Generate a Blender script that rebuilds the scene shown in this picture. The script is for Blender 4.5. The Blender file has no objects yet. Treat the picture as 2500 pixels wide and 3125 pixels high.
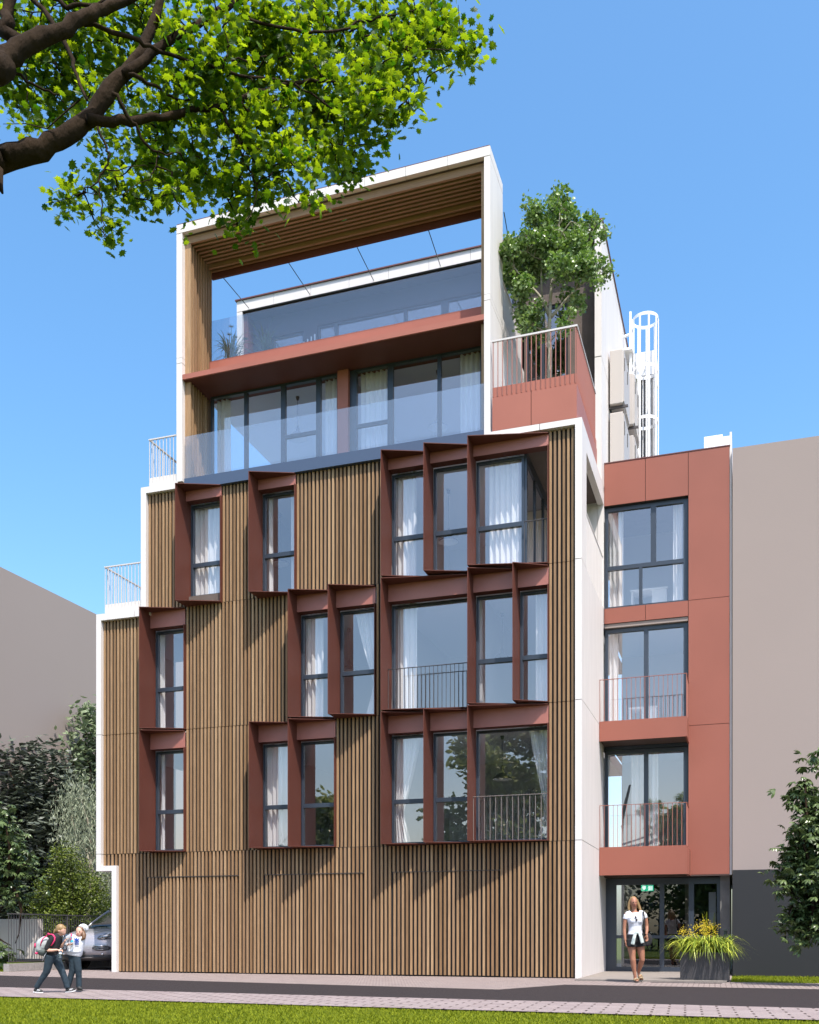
import bpy, bmesh, math, random
from math import sin, cos, pi, radians, sqrt
from mathutils import Vector, Matrix, Euler, noise
rnd = random.Random(7)
SC = bpy.context.scene
COL = SC.collection
# ------------------------------------------------------------------ survey helpers
FX, CXP, HY, EYE = 3062.0, 1250.0, 2852.0, 0.97
CT, ST = 3 / math.sqrt(10), 1 / math.sqrt(10)
CAM = (3.3794, -22.1163)

def _ray(sx, sy):
    r = (sx - CXP) / FX
    return (-ST + CT * r, CT + ST * r, (HY - sy) / FX)

def at(sx, sy, Y):
    """point of the photograph (source pixels) on the vertical plane y = Y"""
    d = _ray(sx, sy); k = (Y - CAM[1]) / d[1]
    return Vector((CAM[0] + k * d[0], Y, EYE + k * d[2]))

def atd(sx, sy, dep):
    """point of the photograph at a given depth from where it was taken"""
    d = _ray(sx, sy)
    return Vector((CAM[0] + dep * d[0], CAM[1] + dep * d[1], EYE + dep * d[2]))

def atz(sx, sy, z=0.0):
    d = _ray(sx, sy); k = (z - EYE) / d[2]
    return Vector((CAM[0] + k * d[0], CAM[1] + k * d[1], z))

# ------------------------------------------------------------------ objects
def tag(o, label=None, cat=None, group=None, kind=None):
    if label: o['label'] = label
    if cat: o['category'] = cat
    if group: o['group'] = group
    if kind: o['kind'] = kind
    return o

def empty(name, loc, label, cat, group=None, rz=0):
    o = bpy.data.objects.new(name, None); COL.objects.link(o)
    o.location = loc; o.rotation_euler = (0, 0, rz); o.empty_display_size = 0.2
    return tag(o, label, cat, group)

def wm(o):
    m = Matrix.Translation(o.location) @ o.rotation_euler.to_matrix().to_4x4()
    return wm(o.parent) @ m if o.parent else m

class MB:
    """collects shapes that belong to ONE part"""
    def __init__(s): s.v = []; s.f = []; s.sm = []
    def add(s, vs, fs, smooth=False):
        n = len(s.v); s.v += [tuple(v) for v in vs]
        for f in fs: s.f.append(tuple(i + n for i in f)); s.sm.append(smooth)
        return s
    def box(s, x0, x1, y0, y1, z0, z1):
        if x0 > x1: x0, x1 = x1, x0
        if y0 > y1: y0, y1 = y1, y0
        if z0 > z1: z0, z1 = z1, z0
        return s.add([(x0,y0,z0),(x1,y0,z0),(x1,y1,z0),(x0,y1,z0),(x0,y0,z1),(x1,y0,z1),(x1,y1,z1),(x0,y1,z1)],
              [(0,3,2,1),(4,5,6,7),(0,1,5,4),(1,2,6,5),(2,3,7,6),(3,0,4,7)])
    def cbox(s, c, sx, sy, sz, M=None, ch=0.0):
        """box about a centre with chamfered vertical edges, optional matrix"""
        a, b, h = sx/2, sy/2, sz/2
        if ch > 0:
            p = [(-a+ch,-b),(a-ch,-b),(a,-b+ch),(a,b-ch),(a-ch,b),(-a+ch,b),(-a,b-ch),(-a,-b+ch)]
        else: p = [(-a,-b),(a,-b),(a,b),(-a,b)]
        n = len(p)
        vs = [Vector((x,y,-h)) for x,y in p] + [Vector((x,y,h)) for x,y in p]
        if M is not None: vs = [M @ v for v in vs]
        vs = [v + Vector(c) for v in vs]
        return s.add(vs, [tuple(range(n-1,-1,-1)), tuple(range(n,2*n))] + [(i,(i+1)%n,n+(i+1)%n,n+i) for i in range(n)])
    def prism(s, poly, z0, z1):
        """extrude an xy polygon in z (counter-clockwise)"""
        n = len(poly)
        return s.add([(x,y,z0) for x,y in poly] + [(x,y,z1) for x,y in poly],
              [tuple(range(n-1,-1,-1)), tuple(range(n,2*n))] + [(i,(i+1)%n,n+(i+1)%n,n+i) for i in range(n)])
    def prism3(s, poly, dv):
        """extrude a 3D polygon along dv"""
        n = len(poly); d = Vector(dv); P = [Vector(p) for p in poly]
        return s.add(P + [p + d for p in P], [tuple(range(n-1,-1,-1)), tuple(range(n,2*n))] + [(i,(i+1)%n,n+(i+1)%n,n+i) for i in range(n)])
    def quad(s, a, b, c, d): return s.add([a,b,c,d], [(0,1,2,3)])
    def tube(s, pts, rad, n=8, cap=True, flat=1.0, up=None):
        pts = [Vector(p) for p in pts]; m = len(pts)
        if not isinstance(rad, (list, tuple)): rad = [rad]*m
        vs = []; prev = None
        for i in range(m):
            t = (pts[min(i+1,m-1)] - pts[max(i-1,0)])
            t = t.normalized() if t.length > 1e-9 else Vector((0,0,1))
            if prev is None:
                a = Vector(up) if up else (Vector((0,0,1)) if abs(t.z) < 0.9 else Vector((1,0,0)))
                u = t.cross(a).normalized()
            else:
                u = (prev - t * prev.dot(t)); u = u.normalized() if u.length > 1e-6 else t.orthogonal().normalized()
            prev = u; w = t.cross(u)
            for k in range(n):
                an = 2*pi*k/n
                vs.append(pts[i] + u*(cos(an)*rad[i]) + w*(sin(an)*rad[i]*flat))
        fs = [(i*n+k, i*n+(k+1)%n, (i+1)*n+(k+1)%n, (i+1)*n+k) for i in range(m-1) for k in range(n)]
        if cap: fs += [tuple(range(n-1,-1,-1)), tuple(range((m-1)*n, m*n))]
        return s.add(vs, fs, True)
    def ell(s, c, r, M=None, nu=14, nv=9):
        c = Vector(c); r = (r,r,r) if not isinstance(r,(tuple,list)) else r
        vs = [Vector((0,0,-r[2]))]
        for j in range(1, nv):
            th = pi*j/nv - pi/2
            for i in range(nu):
                ph = 2*pi*i/nu
                vs.append(Vector((r[0]*cos(th)*cos(ph), r[1]*cos(th)*sin(ph), r[2]*sin(th))))
        vs.append(Vector((0,0,r[2])))
        if M is not None: vs = [M @ v for v in vs]
        vs = [v + c for v in vs]
        fs = [(0, 1+(i+1)%nu, 1+i) for i in range(nu)]
        for j in range(nv-2):
            a = 1+j*nu; b = a+nu
            fs += [(a+i, a+(i+1)%nu, b+(i+1)%nu, b+i) for i in range(nu)]
        a = 1+(nv-2)*nu; t = len(vs)-1
        fs += [(a+i, a+(i+1)%nu, t) for i in range(nu)]
        return s.add(vs, fs, True)
    def lathe(s, c, prof, n=20):
        vs = [(c[0]+r*cos(2*pi*k/n), c[1]+r*sin(2*pi*k/n), c[2]+z) for r,z in prof for k in range(n)]
        m = len(prof)
        return s.add(vs, [(i*n+k, i*n+(k+1)%n, (i+1)*n+(k+1)%n, (i+1)*n+k) for i in range(m-1) for k in range(n)], True)
    def build(s, name, mat, parent=None, label=None, bevel=0, remesh=0, smooth=None, local=False):
        me = bpy.data.meshes.new(name)
        vs = s.v
        if parent is not None and not local:
            Mi = wm(parent).inverted()
            if any(abs(Mi[i][j] - (1 if i == j else 0)) > 1e-7 for i in range(4) for j in range(4)):
                vs = [tuple(Mi @ Vector(v)) for v in vs]
        me.from_pydata(vs, [], s.f); me.update()
        me.polygons.foreach_set('use_smooth', [bool(x) if smooth is None else smooth for x in s.sm])
        mats = mat if isinstance(mat, (list, tuple)) else [mat]
        for m in mats: me.materials.append(m)
        o = bpy.data.objects.new(name, me); COL.objects.link(o); o.parent = parent
        if label: o['label'] = label
        if bevel:
            b = o.modifiers.new('bevel','BEVEL'); b.width = bevel; b.segments = 2; b.limit_method = 'ANGLE'
        if remesh:
            r = o.modifiers.new('remesh','REMESH'); r.mode = 'VOXEL'; r.voxel_size = remesh; r.use_smooth_shade = True
            q = o.modifiers.new('smooth','SMOOTH'); q.iterations = 4; q.factor = 0.5
            dg = bpy.context.evaluated_depsgraph_get(); dg.update()
            nm = bpy.data.meshes.new_from_object(o.evaluated_get(dg))
            o.modifiers.clear(); o.data = nm; nm.name = name
            nm.polygons.foreach_set('use_smooth', [True]*len(nm.polygons))
            nm.materials.clear()
            for m in mats: nm.materials.append(m)
        return o

# ------------------------------------------------------------------ materials
def newmat(name):
    m = bpy.data.materials.new(name); m.use_nodes = True; nt = m.node_tree; nt.nodes.clear()
    return m, nt, nt.nodes, nt.links

def out(nt, sh):
    o = nt.nodes.new('ShaderNodeOutputMaterial'); nt.links.new(sh, o.inputs['Surface']); return o

def pbr(name, col, rough=0.6, metal=0.0, var=0.0, vscale=3.0, bump=0.0, bscale=60.0, spec=0.5, isl=0.0, stretch=(1,1,1), coat=0.0, dirt=0.0):
    m, nt, N, L = newmat(name)
    p = N.new('ShaderNodeBsdfPrincipled'); p.inputs['Base Color'].default_value = (*col,1)
    p.inputs['Roughness'].default_value = rough; p.inputs['Metallic'].default_value = metal
    p.inputs['Specular IOR Level'].default_value = spec; p.inputs['Coat Weight'].default_value = coat
    p.inputs['Coat Roughness'].default_value = 0.05
    tc = N.new('ShaderNodeTexCoord'); mp = N.new('ShaderNodeMapping'); mp.inputs['Scale'].default_value = stretch
    L.new(tc.outputs['Object'], mp.inputs['Vector'])
    last = None
    if var or isl:
        hsv = N.new('ShaderNodeHueSaturation'); hsv.inputs['Color'].default_value = (*col,1)
        src = None
        if var:
            n = N.new('ShaderNodeTexNoise'); n.inputs['Scale'].default_value = vscale; n.inputs['Detail'].default_value = 6
            L.new(mp.outputs[0], n.inputs['Vector'])
            r = N.new('ShaderNodeMapRange'); r.inputs['From Min'].default_value = .25; r.inputs['From Max'].default_value = .75
            r.inputs['To Min'].default_value = 1-var; r.inputs['To Max'].default_value = 1+var
            L.new(n.outputs['Fac'], r.inputs['Value']); src = r.outputs[0]
        if isl:
            g = N.new('ShaderNodeNewGeometry')
            r2 = N.new('ShaderNodeMapRange'); r2.inputs['To Min'].default_value = 1-isl; r2.inputs['To Max'].default_value = 1+isl
            L.new(g.outputs['Random Per Island'], r2.inputs['Value'])
            if src:
                mu = N.new('ShaderNodeMath'); mu.operation = 'MULTIPLY'; L.new(src, mu.inputs[0]); L.new(r2.outputs[0], mu.inputs[1]); src = mu.outputs[0]
            else: src = r2.outputs[0]
        L.new(src, hsv.inputs['Value']); L.new(hsv.outputs[0], p.inputs['Base Color'])
    if bump:
        n2 = N.new('ShaderNodeTexNoise'); n2.inputs['Scale'].default_value = bscale; n2.inputs['Detail'].default_value = 4
        L.new(mp.outputs[0], n2.inputs['Vector'])
        b = N.new('ShaderNodeBump'); b.inputs['Strength'].default_value = bump; b.inputs['Distance'].default_value = 0.02
        L.new(n2.outputs['Fac'], b.inputs['Height']); L.new(b.outputs[0], p.inputs['Normal'])
    out(nt, p.outputs[0]); return m

def wood(name, stretch, cols, sat=1.0):
    m, nt, N, L = newmat(name)
    p = N.new('ShaderNodeBsdfPrincipled'); p.inputs['Roughness'].default_value = .62; p.inputs['Specular IOR Level'].default_value = .3
    g = N.new('ShaderNodeNewGeometry'); cr = N.new('ShaderNodeValToRGB')
    el = cr.color_ramp.elements; el[0].position = 0; el[0].color = (*cols[0],1); el[1].position = 1; el[1].color = (*cols[-1],1)
    for i, c in enumerate(cols[1:-1]):
        e = cr.color_ramp.elements.new((i+1)/(len(cols)-1)); e.color = (*c,1)
    L.new(g.outputs['Random Per Island'], cr.inputs[0])
    tc = N.new('ShaderNodeTexCoord'); mp = N.new('ShaderNodeMapping'); mp.inputs['Scale'].default_value = stretch
    L.new(tc.outputs['Object'], mp.inputs['Vector'])
    n = N.new('ShaderNodeTexNoise'); n.inputs['Scale'].default_value = 1; n.inputs['Detail'].default_value = 8; n.inputs['Roughness'].default_value = .7
    L.new(mp.outputs[0], n.inputs['Vector'])
    r = N.new('ShaderNodeMapRange'); r.inputs['From Min'].default_value = .3; r.inputs['From Max'].default_value = .7
    r.inputs['To Min'].default_value = .72; r.inputs['To Max'].default_value = 1.22; L.new(n.outputs['Fac'], r.inputs['Value'])
    h = N.new('ShaderNodeHueSaturation'); L.new(cr.outputs[0], h.inputs['Color']); L.new(r.outputs[0], h.inputs['Value']); h.inputs['Saturation'].default_value = sat
    L.new(h.outputs[0], p.inputs['Base Color'])
    b = N.new('ShaderNodeBump'); b.inputs['Strength'].default_value = .25; b.inputs['Distance'].default_value = .004
    L.new(n.outputs['Fac'], b.inputs['Height']); L.new(b.outputs[0], p.inputs['Normal'])
    out(nt, p.outputs[0]); return m

def glass(name, refl, tint=(.8,.86,.9), gcol=(.9,.95,1), haze=None, rough=0.0):
    m, nt, N, L = newmat(name)
    t = N.new('ShaderNodeBsdfTransparent'); t.inputs[0].default_value = (*tint,1)
    g = N.new('ShaderNodeBsdfGlossy'); g.inputs['Color'].default_value = (*gcol,1); g.inputs['Roughness'].default_value = rough
    lw = N.new('ShaderNodeLayerWeight'); lw.inputs['Blend'].default_value = .5
    f = N.new('ShaderNodeMath'); f.operation = 'POWER'; f.inputs[1].default_value = 5; L.new(lw.outputs['Facing'], f.inputs[0])
    mr = N.new('ShaderNodeMapRange'); mr.inputs['From Min'].default_value = 0; mr.inputs['From Max'].default_value = 1
    mr.inputs['To Min'].default_value = refl; mr.inputs['To Max'].default_value = 1
    L.new(f.outputs[0], mr.inputs['Value'])
    mx = N.new('ShaderNodeMixShader'); L.new(mr.outputs[0], mx.inputs[0]); L.new(t.outputs[0], mx.inputs[1]); L.new(g.outputs[0], mx.inputs[2])
    sh = mx.outputs[0]
    if haze:
        d = N.new('ShaderNodeBsdfDiffuse'); d.inputs[0].default_value = (*haze[1],1)
        m2 = N.new('ShaderNodeMixShader'); m2.inputs[0].default_value = haze[0]; L.new(sh, m2.inputs[1]); L.new(d.outputs[0], m2.inputs[2]); sh = m2.outputs[0]
    out(nt, sh); return m

def leafmat(name, c0, c1, trans=.45, rough=.55, tcol=None):
    m, nt, N, L = newmat(name)
    g = N.new('ShaderNodeNewGeometry'); cr = N.new('ShaderNodeValToRGB')
    cr.color_ramp.elements[0].color = (*c0,1); cr.color_ramp.elements[1].color = (*c1,1)
    L.new(g.outputs['Random Per Island'], cr.inputs[0])
    p = N.new('ShaderNodeBsdfPrincipled'); p.inputs['Roughness'].default_value = rough; p.inputs['Specular IOR Level'].default_value = .35
    L.new(cr.outputs[0], p.inputs['Base Color'])
    t = N.new('ShaderNodeBsdfTranslucent')
    if tcol:
        cr2 = N.new('ShaderNodeValToRGB'); cr2.color_ramp.elements[0].color = (*tcol[0],1); cr2.color_ramp.elements[1].color = (*tcol[1],1)
        L.new(g.outputs['Random Per Island'], cr2.inputs[0]); L.new(cr2.outputs[0], t.inputs[0])
    else: L.new(cr.outputs[0], t.inputs[0])
    mx = N.new('ShaderNodeMixShader'); mx.inputs[0].default_value = trans
    L.new(p.outputs[0], mx.inputs[1]); L.new(t.outputs[0], mx.inputs[2]); out(nt, mx.outputs[0]); return m

def clothmat(name, col, trans=.4):
    m, nt, N, L = newmat(name)
    d = N.new('ShaderNodeBsdfDiffuse'); d.inputs[0].default_value = (*col,1)
    t = N.new('ShaderNodeBsdfTranslucent'); t.inputs[0].default_value = (*col,1)
    mx = N.new('ShaderNodeMixShader'); mx.inputs[0].default_value = trans
    L.new(d.outputs[0], mx.inputs[1]); L.new(t.outputs[0], mx.inputs[2]); out(nt, mx.outputs[0]); return m

WC = [(.155,.080,.036),(.310,.186,.092),(.200,.112,.052),(.400,.258,.142),(.240,.133,.061),(.270,.168,.095),(.345,.211,.108)]
M = dict(
 slat = wood('timber_vertical', (45,45,2.2), WC),
 hslat = wood('timber_horizontal', (1.6,45,45), [(.25,.135,.078),(.34,.20,.115),(.28,.16,.092)]),
 white = pbr('white_panel', (.67,.625,.60), .6, var=.05, vscale=1.2, bump=.05, bscale=25, stretch=(3,3,.6)),
 joint = pbr('joint_black', (.02,.02,.02), .9),
 membrane = pbr('black_membrane', (.012,.012,.014), .9),
 red = pbr('red_metal_panel', (.35,.122,.085), .48, var=.07, vscale=.8, bump=.12, bscale=220, spec=.3),
 redw = pbr('red_wing_panel', (.27,.092,.064), .5, var=.07, vscale=.7, bump=.12, bscale=220, spec=.3),
 redh = pbr('red_header_metal', (.34,.118,.088), .45, var=.05, vscale=2.0, bump=.25, bscale=160, spec=.6),
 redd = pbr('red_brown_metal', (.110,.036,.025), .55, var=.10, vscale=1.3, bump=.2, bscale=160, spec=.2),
 frame = pbr('slate_frame', (.030,.040,.058), .35, spec=.6),
 band = pbr('slate_band', (.055,.075,.125), .3, spec=.7),
 slate = pbr('slate_render', (.05,.055,.075), .8, var=.08, bump=.3, bscale=120),
 stucco = pbr('brown_stucco', (.13,.10,.085), .9, var=.1, bump=.6, bscale=90),
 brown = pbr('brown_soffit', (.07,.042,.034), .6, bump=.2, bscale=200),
 coping = pbr('coping_brown', (.12,.04,.035), .5),
 wallin = pbr('interior_plaster', (.66,.66,.68), .8),
 ceil = pbr('ceiling_plaster', (.75,.75,.77), .8),
 floorin = pbr('interior_floor', (.35,.26,.18), .5),
 porch = pbr('porch_stone', (.20,.175,.155), .8, var=.1, vscale=5, bump=.2),
 concrete = pbr('dark_concrete', (.16,.155,.15), .85, var=.15, vscale=4, bump=.4, bscale=60),
 rail = pbr('grey_rail', (.09,.08,.08), .45, metal=.3),
 railp = pbr('pale_rail', (.58,.54,.52), .5),
 raild = pbr('red_rail', (.33,.12,.085), .45),
 pane = glass('window_glass', .28, (.97,.98,.98), (1.0,.87,.82)),
 panelow = glass('window_glass_entrance', .14, (.60,.62,.65), (.9,.95,1)),
 balus = glass('balustrade_glass', .085, (.88,.92,.96), (1,.96,.95), haze=(.05,(.70,.76,.88))),
 curtain = clothmat('sheer_curtain', (.90,.89,.90), .15),
 lamp = pbr('lamp_black', (.04,.04,.045), .4),
 lampin = pbr('lamp_inner', (.75,.75,.73), .5),
 furn = pbr('white_furniture', (.75,.75,.76), .5),
 beige = pbr('greige_render', (.29,.236,.215), .9, var=.03, vscale=.25, bump=.1, bscale=40),
 beige2 = pbr('warm_grey_render', (.30,.248,.228), .9, var=.03, vscale=.2),
 darkwall = pbr('dark_grey_wall', (.011,.012,.015), .7, var=.06, vscale=.4),  # carries the neighbour's recess shade in its colour; lobby walls use it too
 steel = pbr('galvanised_white', (.82,.82,.83), .4, metal=.1),
 cab = pbr('cabinet_taupe', (.44,.40,.37), .45),
 black = pbr('black_matt', (.015,.015,.015), .7),
 cable = pbr('steel_cable', (.06,.07,.07), .4, metal=.5),
 plantbox = pbr('planter_charcoal', (.050,.046,.048), .55, bump=.1, bscale=100),
 soil = pbr('soil', (.03,.022,.016), .95, bump=.8, bscale=50),
 bark = pbr('dark_bark', (.026,.016,.009), .95, spec=.12, var=.45, vscale=9, bump=1.0, bscale=28, stretch=(1,1,.5)),
 barkp = pbr('pale_bark', (.33,.29,.22), .85, var=.3, vscale=14, bump=.6, bscale=40),
)
# ------------------------------------------------------------------ camera, sky, sun
cam = bpy.data.cameras.new('camera'); co = bpy.data.objects.new('camera', cam); COL.objects.link(co)
co.location = (CAM[0], CAM[1], EYE); co.rotation_euler = (pi/2, 0, math.atan2(1, 3))
cam.sensor_fit = 'HORIZONTAL'; cam.sensor_width = 36; cam.lens = 36 * FX / 2500
cam.shift_y = (HY - 1562.5) / 2500; cam.clip_end = 3000; cam.clip_start = .05
SC.camera = co
SUN = Vector((.78, -1.0, 2.4)).normalized()
w = bpy.data.worlds.new('World'); SC.world = w; w.use_nodes = True
nt = w.node_tree; nt.nodes.clear()
sky = nt.nodes.new('ShaderNodeTexSky'); sky.sky_type = 'NISHITA'; sky.sun_disc = False
sky.sun_elevation = math.asin(SUN.z); sky.sun_rotation = math.atan2(SUN.x, SUN.y)
sky.altitude = 0; sky.air_density = 1.05; sky.dust_density = 2.2; sky.ozone_density = 1.5
bg = nt.nodes.new('ShaderNodeBackground'); bg.inputs['Strength'].default_value = .15
wo = nt.nodes.new('ShaderNodeOutputWorld'); hs = nt.nodes.new('ShaderNodeHueSaturation'); hs.inputs['Saturation'].default_value = 1.27; hs.inputs['Hue'].default_value = .494; nt.links.new(sky.outputs[0], hs.inputs['Color']); nt.links.new(hs.outputs[0], bg.inputs[0]); nt.links.new(bg.outputs[0], wo.inputs[0])
sl = bpy.data.lights.new('sun', 'SUN'); so = bpy.data.objects.new('sun', sl); COL.objects.link(so)
sl.energy = 3.3; sl.angle = radians(.5); sl.color = (1, .95, .885)
so.rotation_euler = SUN.to_track_quat('Z', 'Y').to_euler(); so.location = (10, -20, 40)
SC.view_settings.view_transform = 'Standard'; SC.view_settings.look = 'None'
SC.view_settings.exposure = 1.08; SC.view_settings.gamma = 1
SC.cycles.max_bounces = 8; SC.cycles.transparent_max_bounces = 16; SC.cycles.diffuse_bounces = 3; SC.cycles.glossy_bounces = 4
# ================================================================== THE APARTMENT BUILDING
B = empty('apartment_building', (0, 0, 0), 'stepped apartment building clad in timber slats with projecting red window frames and a white portal', 'building')
def bx(*a): return MB().box(*a)
G = .014   # joint width
PITCH = .1035
Z1, Z2, Z3, Z4 = 3.057, 6.15, 9.25, 12.344

# ---- white frames on the left, stepping in at every terrace
mb = MB()
mb.box(-12.09, -11.95, 0, 3.6, 0, 2.61); mb.box(-12.56, -11.95, 0, 3.6, 2.61, 2.745)
mb.box(-12.56, -12.415, 0, 3.6, 2.745, Z1-G)
mb.box(-12.56, -12.415, 0, 3.6, Z1, Z2-G)
mb.box(-12.56, -12.415, 0, 3.6, Z2, Z3-.15)
mb.box(-12.56, -11.42, 0, 3.6, Z3-.15, Z3+.02); mb.box(-11.42+G, -10.95, 0, 3.6, Z3-.15, Z3+.02)
mb.box(-11.22, -11.07, 0, 3.6, Z3+.02, 12.21); mb.box(-11.22, -10.15, 0, 3.6, 12.21, 12.37)
mb.build('white_frame', M['white'], B, 'white stepped edge frame on the left')
# ---- right corner: side wall with storey joints and a loggia opening
mb = MB()
X0, X1, YE = -.147, 0.0, 3.60
mb.box(X0, X1, 0, YE, 0, Z1-G)
mb.box(X0, X1, 0, YE, Z1, Z2-G)
mb.box(X0, X1, 0, YE, Z2, Z3-G)
mb.box(X0, X1, 0, .69, Z3, 11.88)
mb.box(X0, X1, 0, 1.55, 11.88, 12.21); mb.box(X0, X1, 1.55+G, YE, 11.88, 12.21)
mb.box(-2.07, -.93-G, 0, .35, 12.21, Z4); mb.box(-.93, X1, 0, .35, 12.21, Z4); mb.box(X0-.4, X1, .352, YE, 12.21, Z4)
mb.build('side_wall', M['white'], B)
mb = MB()
for z in (Z1, Z2, Z3): mb.box(X0+.02, X1-.015, .015, YE-.02, z-G-.003, z+.003)
mb.build('wall_joint', M['joint'], B)
# loggia behind the opening
mb = MB(); mb.box(-2.2, X0, 3.62, 3.68, Z3, 12.2); mb.box(X0, 0.0, 3.605, 3.68, Z3, 12.2)
mb.build('loggia_end_wall', M['white'], B)
bx(-1.36, X0-.002, .32, 3.6, 11.95, 12.19).build('loggia_ceiling', M['stucco'], B)
mb = MB()
for k in range(30):
    y = .72 + k*.099; mb.box(-.065, -.025, y, y+.055, 9.26, 10.55)
mb.box(-.075, -.015, .70, 3.6, 10.55, 10.58)
mb.build('loggia_screen', M['white'], B, 'white vertical bar screen closing the side opening of the loggia')
# glazed wall of the loggia, facing right
g = bx(-1.36, -1.30, .36, 3.6, 11.7, 11.95); 
for y in (.36, 1.35, 2.4, 3.5): g.box(-1.36, -1.30, y, y+.08, Z3, 11.7)
g.build('loggia_window_frame', M['frame'], B)
MB().quad((-1.33,.44,Z3+.05),(-1.33,3.5,Z3+.05),(-1.33,3.5,11.7),(-1.33,.44,11.7)).build('loggia_window_pane', M['pane'], B)

# ---- floor slabs, interior walls
FR = B
mb = MB()
mb.box(-12.4, -.15, .42, 9, Z1-.30, Z1-.0); mb.box(-12.4, -.15, .42, 9, Z2-.34, Z2-.02); mb.box(-11.1, -.15, .42, 9, Z3-.34, Z3-.02)
mb.box(-12.4, -11.05, .42, 3.5, Z3-.34, Z3-.18)
mb.box(-11.1, -2.05, .42, 9, 12.0, 12.36); mb.box(-2.05, -.15, 3.4, 9, 12.0, 12.36); mb.box(-2.05, -1.4, .42, 3.4, 12.0, 12.2)
mb.box(-10.0, -2.2, 1.02, 9, 15.0, 15.3)
mb.build('floor_slab', M['ceil'], B)
mb = MB()
mb.box(-12.4, -.15, 5.6, 5.75, 0, 12); 
for a, z0, z1 in ((-8.45,Z1,5.8),(-4.72,Z1,5.8),(-8.45,Z2,8.9),(-4.72,Z2,8.9),(-2.52+.02,Z2,8.9),(-8.45,Z3,12),(-4.72,Z3,12)):
    mb.box(a-.06, a+.06, .75, 5.6, z0, z1)
mb.box(-10, -2.2, 5.2, 5.35, 12.36, 15); mb.box(-6.1, -5.95, 1.4, 5.2, 12.36, 15)
mb.box(-.2, -.15, .4, 5.6, Z1, Z3-.1)
mb.build('interior_wall', M['wallin'], B)

# ---- timber cladding
def slats(mbx, x0, x1, z0, z1, y=.10, w=.054, d=.042):
    n = max(1, int(round((x1-x0)/PITCH)))
    p = (x1-x0)/n
    for i in range(n):
        a = x0 + i*p + .004
        c = .006
        mbx.prism([(a+c,y),(a+w-c,y),(a+w,y+c),(a+w,y+d),(a,y+d),(a,y+c)], z0, z1)
def clad(name, zones, label, y=.10):
    for x0,x1,z0,z1 in zones:
        mbx = MB(); k = MB()
        slats(mbx, x0, x1, z0, z1, y)
        k.box(x0-.01, x1+.005, y+.056, y+.12, z0-.02, z1+.02)
        o = mbx.build(name, M['slat'], B)
        k.build('black_backing', M['membrane'], o)
BOXES = [ # id, x0, x1, z0, z1, header, transom, style
 ('21',-10.99,-9.97,3.06,6.10,5.68,4.11),('22',-7.93,-6.90,3.06,6.10,5.68,4.11),('23',-6.90,-5.88,3.06,6.10,5.68,4.11),
 ('24',-4.55,-3.52,3.06,6.10,5.68,4.11),('25',-3.52,-2.49,3.06,6.10,5.68,4.11),('26',-2.49,-.75,3.06,6.10,5.68,0),
 ('31',-10.99,-9.97,6.14,9.18,8.77,7.25),('32',-6.90,-5.87,6.14,9.18,8.77,7.25),('33',-5.87,-4.86,6.14,9.18,8.77,7.25),
 ('34',-4.55,-2.49,6.14,9.18,8.77,0),('35',-2.49,-1.46,6.14,9.18,8.77,7.25),('36',-1.46,-.75,6.14,9.18,8.77,7.25),
 ('41',-9.96,-8.94,9.23,12.13,11.87,10.33),('42',-7.94,-6.92,9.23,12.13,11.87,10.33),('43',-4.55,-3.52,9.23,12.13,11.87,10.33),
 ('44',-3.52,-2.49,9.23,12.13,11.87,10.33),('45',-2.49,-.75,9.23,12.13,11.87,10.31)]
zt2, zt3 = Z2-G, Z3-.012
clad('timber_cladding', [(-12.41,-10.99,Z1,zt2),(-9.965,-7.94,Z1,zt2),(-5.875,-4.56,Z1,zt2),(-.745,-.15,Z1,zt2)], 'timber slats of the first upper storey')
clad('timber_cladding', [(-12.41,-10.99,Z2,Z3-.15),(-10.99,-9.97,9.185,9.22),(-9.965,-6.91,Z2,zt3),(-4.855,-4.56,Z2,zt3),(-.745,-.15,Z2,zt3)], 'timber slats of the second upper storey')
clad('timber_cladding', [(-11.06,-9.965,Z3,12.2),(-8.935,-7.945,Z3,12.13),(-6.915,-4.56,Z3,12.13)], 'timber slats of the third upper storey')
mbx = MB(); slats(mbx, -.745, -.15, Z3, 12.2)
o = mbx.build('timber_screen', M['slat'], B, 'timber slats in front of the loggia'); bx(-.75,-.15,.156,.19,Z3-.01,12.2).build('black_backing', M['membrane'], o)  # black sheet stands in for the darkness of the open loggia behind
# ground storey with three flush garage doors
D = [(-11.10,-8.48),(-7.78,-5.16),(-4.45,-1.86)]
zb = Z1-G
clad('timber_cladding', [(-12.41,-11.95,2.75,zb),(-11.95,-11.10,0.02,zb),(-8.48,-7.78,.02,zb),(-5.16,-4.45,.02,zb),(-1.86,-.15,.02,zb)]
     + [(a,b,2.44,zb) for a,b in D], 'timber slats of the ground storey')
for i,(a,b) in enumerate(D):
    mbx = MB(); slats(mbx, a+.012, b-.012, .03, 2.425, .118)
    o = mbx.build('garage_door', M['slat'], B); bx(a, b, .175, .23, .02, 2.43).build('door_leaf', M['membrane'], o)
for a,b in D: bx(a, b, .104, .2, 2.427, 2.437).build('door_head_trim', M['rail'], B)
for q in ((-12.41,-.15,.13,.2,Z1-.014,Z1),(-11.06,-4.5,.13,.2,Z3-.014,Z3-.001),(-11.9,-.16,.24,.30,0.0,Z1-.05)): bx(*q).build('shadow_gap', M['joint'], B)
# vertical shadow gap strip left of the window stacks
bx(-4.60,-4.556,.07,.13,Z1+.02,12.1).build('vertical_gap_trim', M['joint'], B)

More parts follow.
